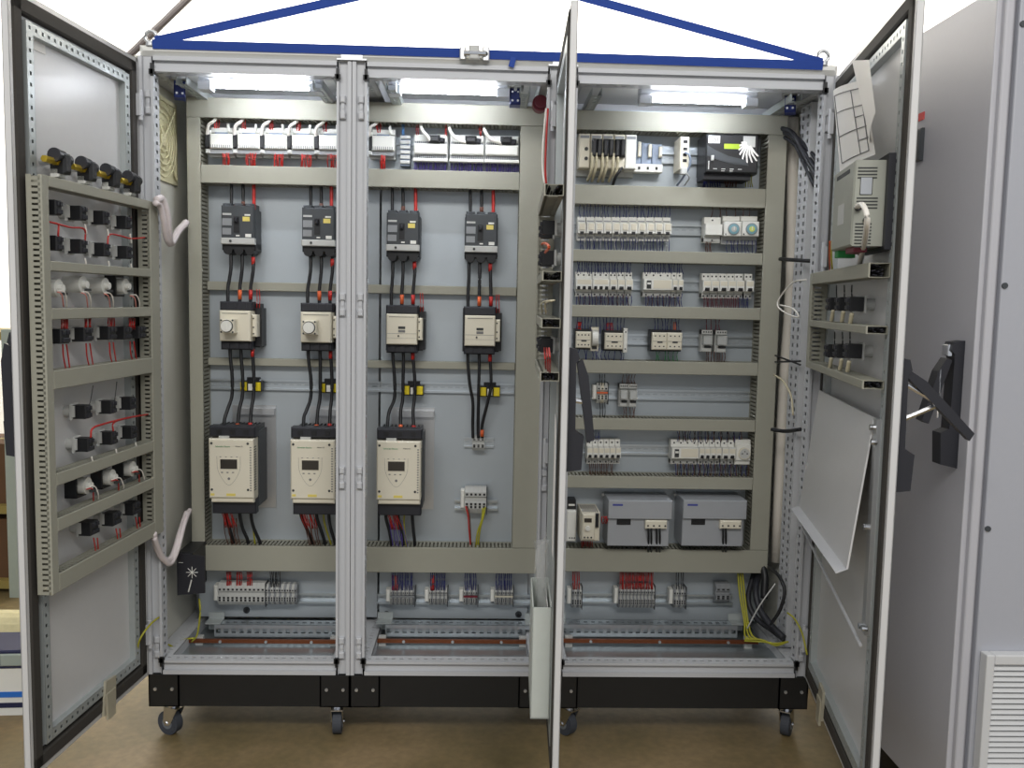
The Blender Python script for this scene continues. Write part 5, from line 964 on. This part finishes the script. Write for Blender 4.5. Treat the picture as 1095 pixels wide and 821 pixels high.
c = px3(507.5, 58, -.012); t = thing('ratchet_buckle', 'steel ratchet buckle joining the two strap halves', 'buckle', WF, c[0], c[2], None, .012)
part(t, 'frame', STEEL, B(-.042, -.024, -.008, .006, -.018, .018, .003)); part(t, 'frame', STEEL, B(.022, .042, -.008, .006, -.02, .02, .003)); part(t, 'handle', LGR, B(-.016, .014, -.016, .004, -.018, .022, .004)); part(t, 'axle', CHROME, CY(-.03, -.01, 0, .008, .062, 'x', 12)); part(t, 'rivet', BLK, CY(.032, -.01, .0, .006, .004, 'y', 10))
for nm, p in (('left', px3(160, 50, .0)), ('right', px3(881, 76, .0))):
    t = thing('lifting_eye', f'steel lifting eye on the {nm} roof corner', 'lifting eye', WF, p[0], Z0+HT+.028, 'lifting eyes', -.012)
    part(t, 'ring', STEEL, TU([(.016*math.cos(a*math.pi/8), 0, .026+.016*math.sin(a*math.pi/8)) for a in range(17)], .0055, 8, 1), smooth=True); part(t, 'shank', STEEL, CY(0, 0, 0, .014, .010, 'z', 14))
ph = px3(514, -33, .2); t = thing('hoist_hook', 'steel hoist hook gathering the two rising blue straps above the frame', 'hook', WF, ph[0], ph[2], None, -.2)
part(t, 'hook', STEEL, TU([(.03, 0, .05), (.034, 0, .015), (.0, 0, -.012), (-.034, 0, .012), (-.022, 0, .05), (0, 0, .08), (0, 0, .11)], .009, 8), smooth=True); part(t, 'rope', POLE, CY(0, 0, .10, .005, 4.6-ph[2]-.10, 'z', 8)); part(t, 'swivel', STEEL, CY(0, 0, .095, .016, .03, 'z', 12))
# ------------------------------------------------------------------ neighbouring cabinet on the right
NX, NY, NH = 2.128, -.585, 2.075
t = bpy.data.objects.new('neighbour_cabinet', None); COL.objects.link(t); t.location = (NX, NY, 0); tag(t, 'tall pale grey closed cabinet standing at the right edge', 'cabinet')
part(t, 'body', NEIG, B(.02, .6, .012, 1.2, .1, NH)); part(t, 'plinth', PLINTH, B(.03, .6, .03, 1.2, 0, .1))
bev(part(t, 'corner_post', NEIG, B(.012, .034, -.004, .02, .1, NH)), .006, 3)
dn = part(t, 'door', NEIG, B(.0, .016, .012, .80, .105, NH-.006)); bev(dn, .003, 2); bev(part(t, 'door', NEIG, B(.0, .016, .806, 1.2, .105, NH-.006)), .003, 2)
sp = part(t, 'side_panel', M('side_panel_pale', (170, 172, 180), .5, 0, .02, 80, .05), B(.042, .6, -.008, .012, .1, NH)); bev(sp, .004, 2)
FN = Fr((NX, NY-.008, 0), 0)
for u, v in ((1073, 25), (1056.5, 305), (1038, 565)):
    x, z = FN.px(u, v); x = max(x, .05); part(sp, 'panel_screw', CHAR, CY(x, -.011, z, .007, .004, 'y', 12))
x0 = FN.px(1049, 760, .02)[0]; zt = FN.px(1075, 699, .02)[1]; zb = .17
t2 = thing('ventilation_grille', 'light grey louvred filter grille on the neighbouring cabinet', 'grille', FN, x0, zb); w, h = .25, zt-zb
GRL = M('grille_plastic', (206, 207, 208), .5, 0, .02, 30)
bev(part(t2, 'frame', GRL, B(0, .02, -.03, 0, 0, h), B(w-.02, w, -.03, 0, 0, h), B(.02, w-.02, -.03, 0, 0, .02), B(.02, w-.02, -.03, 0, h-.024, h), B(.02, w-.02, -.006, 0, .02, h-.024)), .006, 2)
nsl = 24; p_ = (h-.044)/nsl
sm = mesh('slat', GRL, [EX([(-.027, 0), (-.024, -.001), (-.012, p_*.88), (-.014, p_*.92)], 'x', .02, w-.02)])
for k in range(nsl): q = part(t2, 'slat', GRL, me=sm); q.location = (0, 0, .02+k*p_)
# its closed swing handle, red sticker and latch, on the face towards the bays
FH = Fr((NX, NY, 0), math.atan2(-1, 0))     # face looks towards -x; x runs towards the camera
xh, zh = FH.px(1010, 434, .03)
HP = [part(dn, 'handle_base', BLK2, EX([(0, -.165), (-.036, -.155), (-.04, -.07), (-.022, -.06), (-.020, .14), (-.028, .15), (-.024, .172), (0, .176)], 'x', -.02, .02)),
      part(dn, 'handle_lever', BLK2, RZ(EX([(-.024, -.05), (-.040, -.045), (-.044, .09), (-.036, .128), (-.024, .125)], 'x', -.016, .016), -.24, 'x', (0, -.03, .12))), part(dn, 'lock_cap', CHROME, B(-.012, .014, -.034, -.024, .135, .165, .002)), part(dn, 'handle_print', LGR, *[B(-.012, -.006, -.0465, -.044, .03+k*.008, .034+k*.008) for k in range(6)], kind='stuff'), part(dn, 'handle_edge', CHROME, TU([(.014, -.046, .1), (.016, -.045, .05), (.012, -.044, -.03)], .0022, 5))]
for q in HP: q.location = (0, -xh, zh); q.rotation_euler = (0, 0, FH.th); q.scale = (1, 1.15, .9)
x, z = FH.px(984, 125, .002); q = part(dn, 'red_sticker', M('red_print', (206, 50, 48), .5), B(-.06, .02, -.002, 0, -.010, .010)); q.location = (0, -x, z); q.rotation_euler = (0, 0, FH.th)
x, z = FH.px(981, 155, .01); q = part(dn, 'latch', CHAR, B(-.02, .016, -.012, 0, -.042, .042, .004)); q.location = (0, -x, z); q.rotation_euler = (0, 0, FH.th)
# ------------------------------------------------------------------ clutter behind the left door
t = bpy.data.objects.new('storage_carton', None); COL.objects.link(t); t.location = (-.62, .16, 0); tag(t, 'white carton with blue stripes and dark lid on the floor', 'box'); t.rotation_euler = (0, 0, .06)
part(t, 'box', WHT, B(-.2, .2, 0, .15, 0, .2)); part(t, 'stripe', BRBLU, B(-.201, .201, -.002, .15, .06, .078)); part(t, 'stripe', M('navy_print', (30, 34, 70), .5), B(-.201, .201, -.002, .15, .026, .042)); part(t, 'lid', M('navy_print', (30, 34, 70), .5), B(-.205, .205, -.006, .155, .155, .215, .004)); part(t, 'handle', GREYG, B(.1, .19, -.012, -.004, .165, .205, .004))
t = bpy.data.objects.new('cloth_roll', None); COL.objects.link(t); t.location = (-.9, .56, 0); tag(t, 'beige cloth bale lying behind the white carton', 'cloth'); part(t, 'bale', CLOTH, CY(-.4, .0, .1, .1, .75, 'x', 22)); part(t, 'cord', CARD, TU([(.1, .102*math.cos(a*math.pi/8), .1+.102*math.sin(a*math.pi/8)) for a in range(17)], .006, 6, 1))
t = bpy.data.objects.new('storage_rack', None); COL.objects.link(t); t.location = (-1.25, 1.35, 0); tag(t, 'grey green steel rack with timber shelves behind left door', 'rack')
for X in (-.7, .17):
    for Y in (0, .4): part(t, 'upright', GREYG, B(X, X+.06, Y-.06 if Y == 0 else Y, Y-.005 if Y == 0 else Y+.05, 0, 1.18))
for z in (.02, .36, 1.13): part(t, 'shelf_board', WOOD, B(-.7, .34, .0, .45, z, z+.035))
for k, (X, z) in enumerate(((.03, .055), (-.36, .055), (.03, .395), (-.36, .395))): 
    t = bpy.data.objects.new('cardboard_box', None); COL.objects.link(t); t.location = (-1.25+X, 1.40, z); tag(t, f'brown cardboard box on the {"lower" if z < .2 else "upper"} rack shelf, {"near the door" if X > -.1 else "farther left"}', 'box', 'boxes on the rack'); part(t, 'carton', CARD, B(-.18, .18, 0, .3, 0, .27)); part(t, 'tape', WOOD, B(-.181, .181, .13, .17, .269, .271), B(.18, .181, .13, .17, .19, .27))
o = part(None, 'roof_brace', POLE, TU([(0, 0, 0), tuple(Vector(px3(215, -15, 4.4))-Vector(px3(120, 77, 4.4)))], .028, 10)); o.location = px3(120, 77, 4.4); tag(o, 'dark slanted roof brace in front of the white back wall', 'beam')
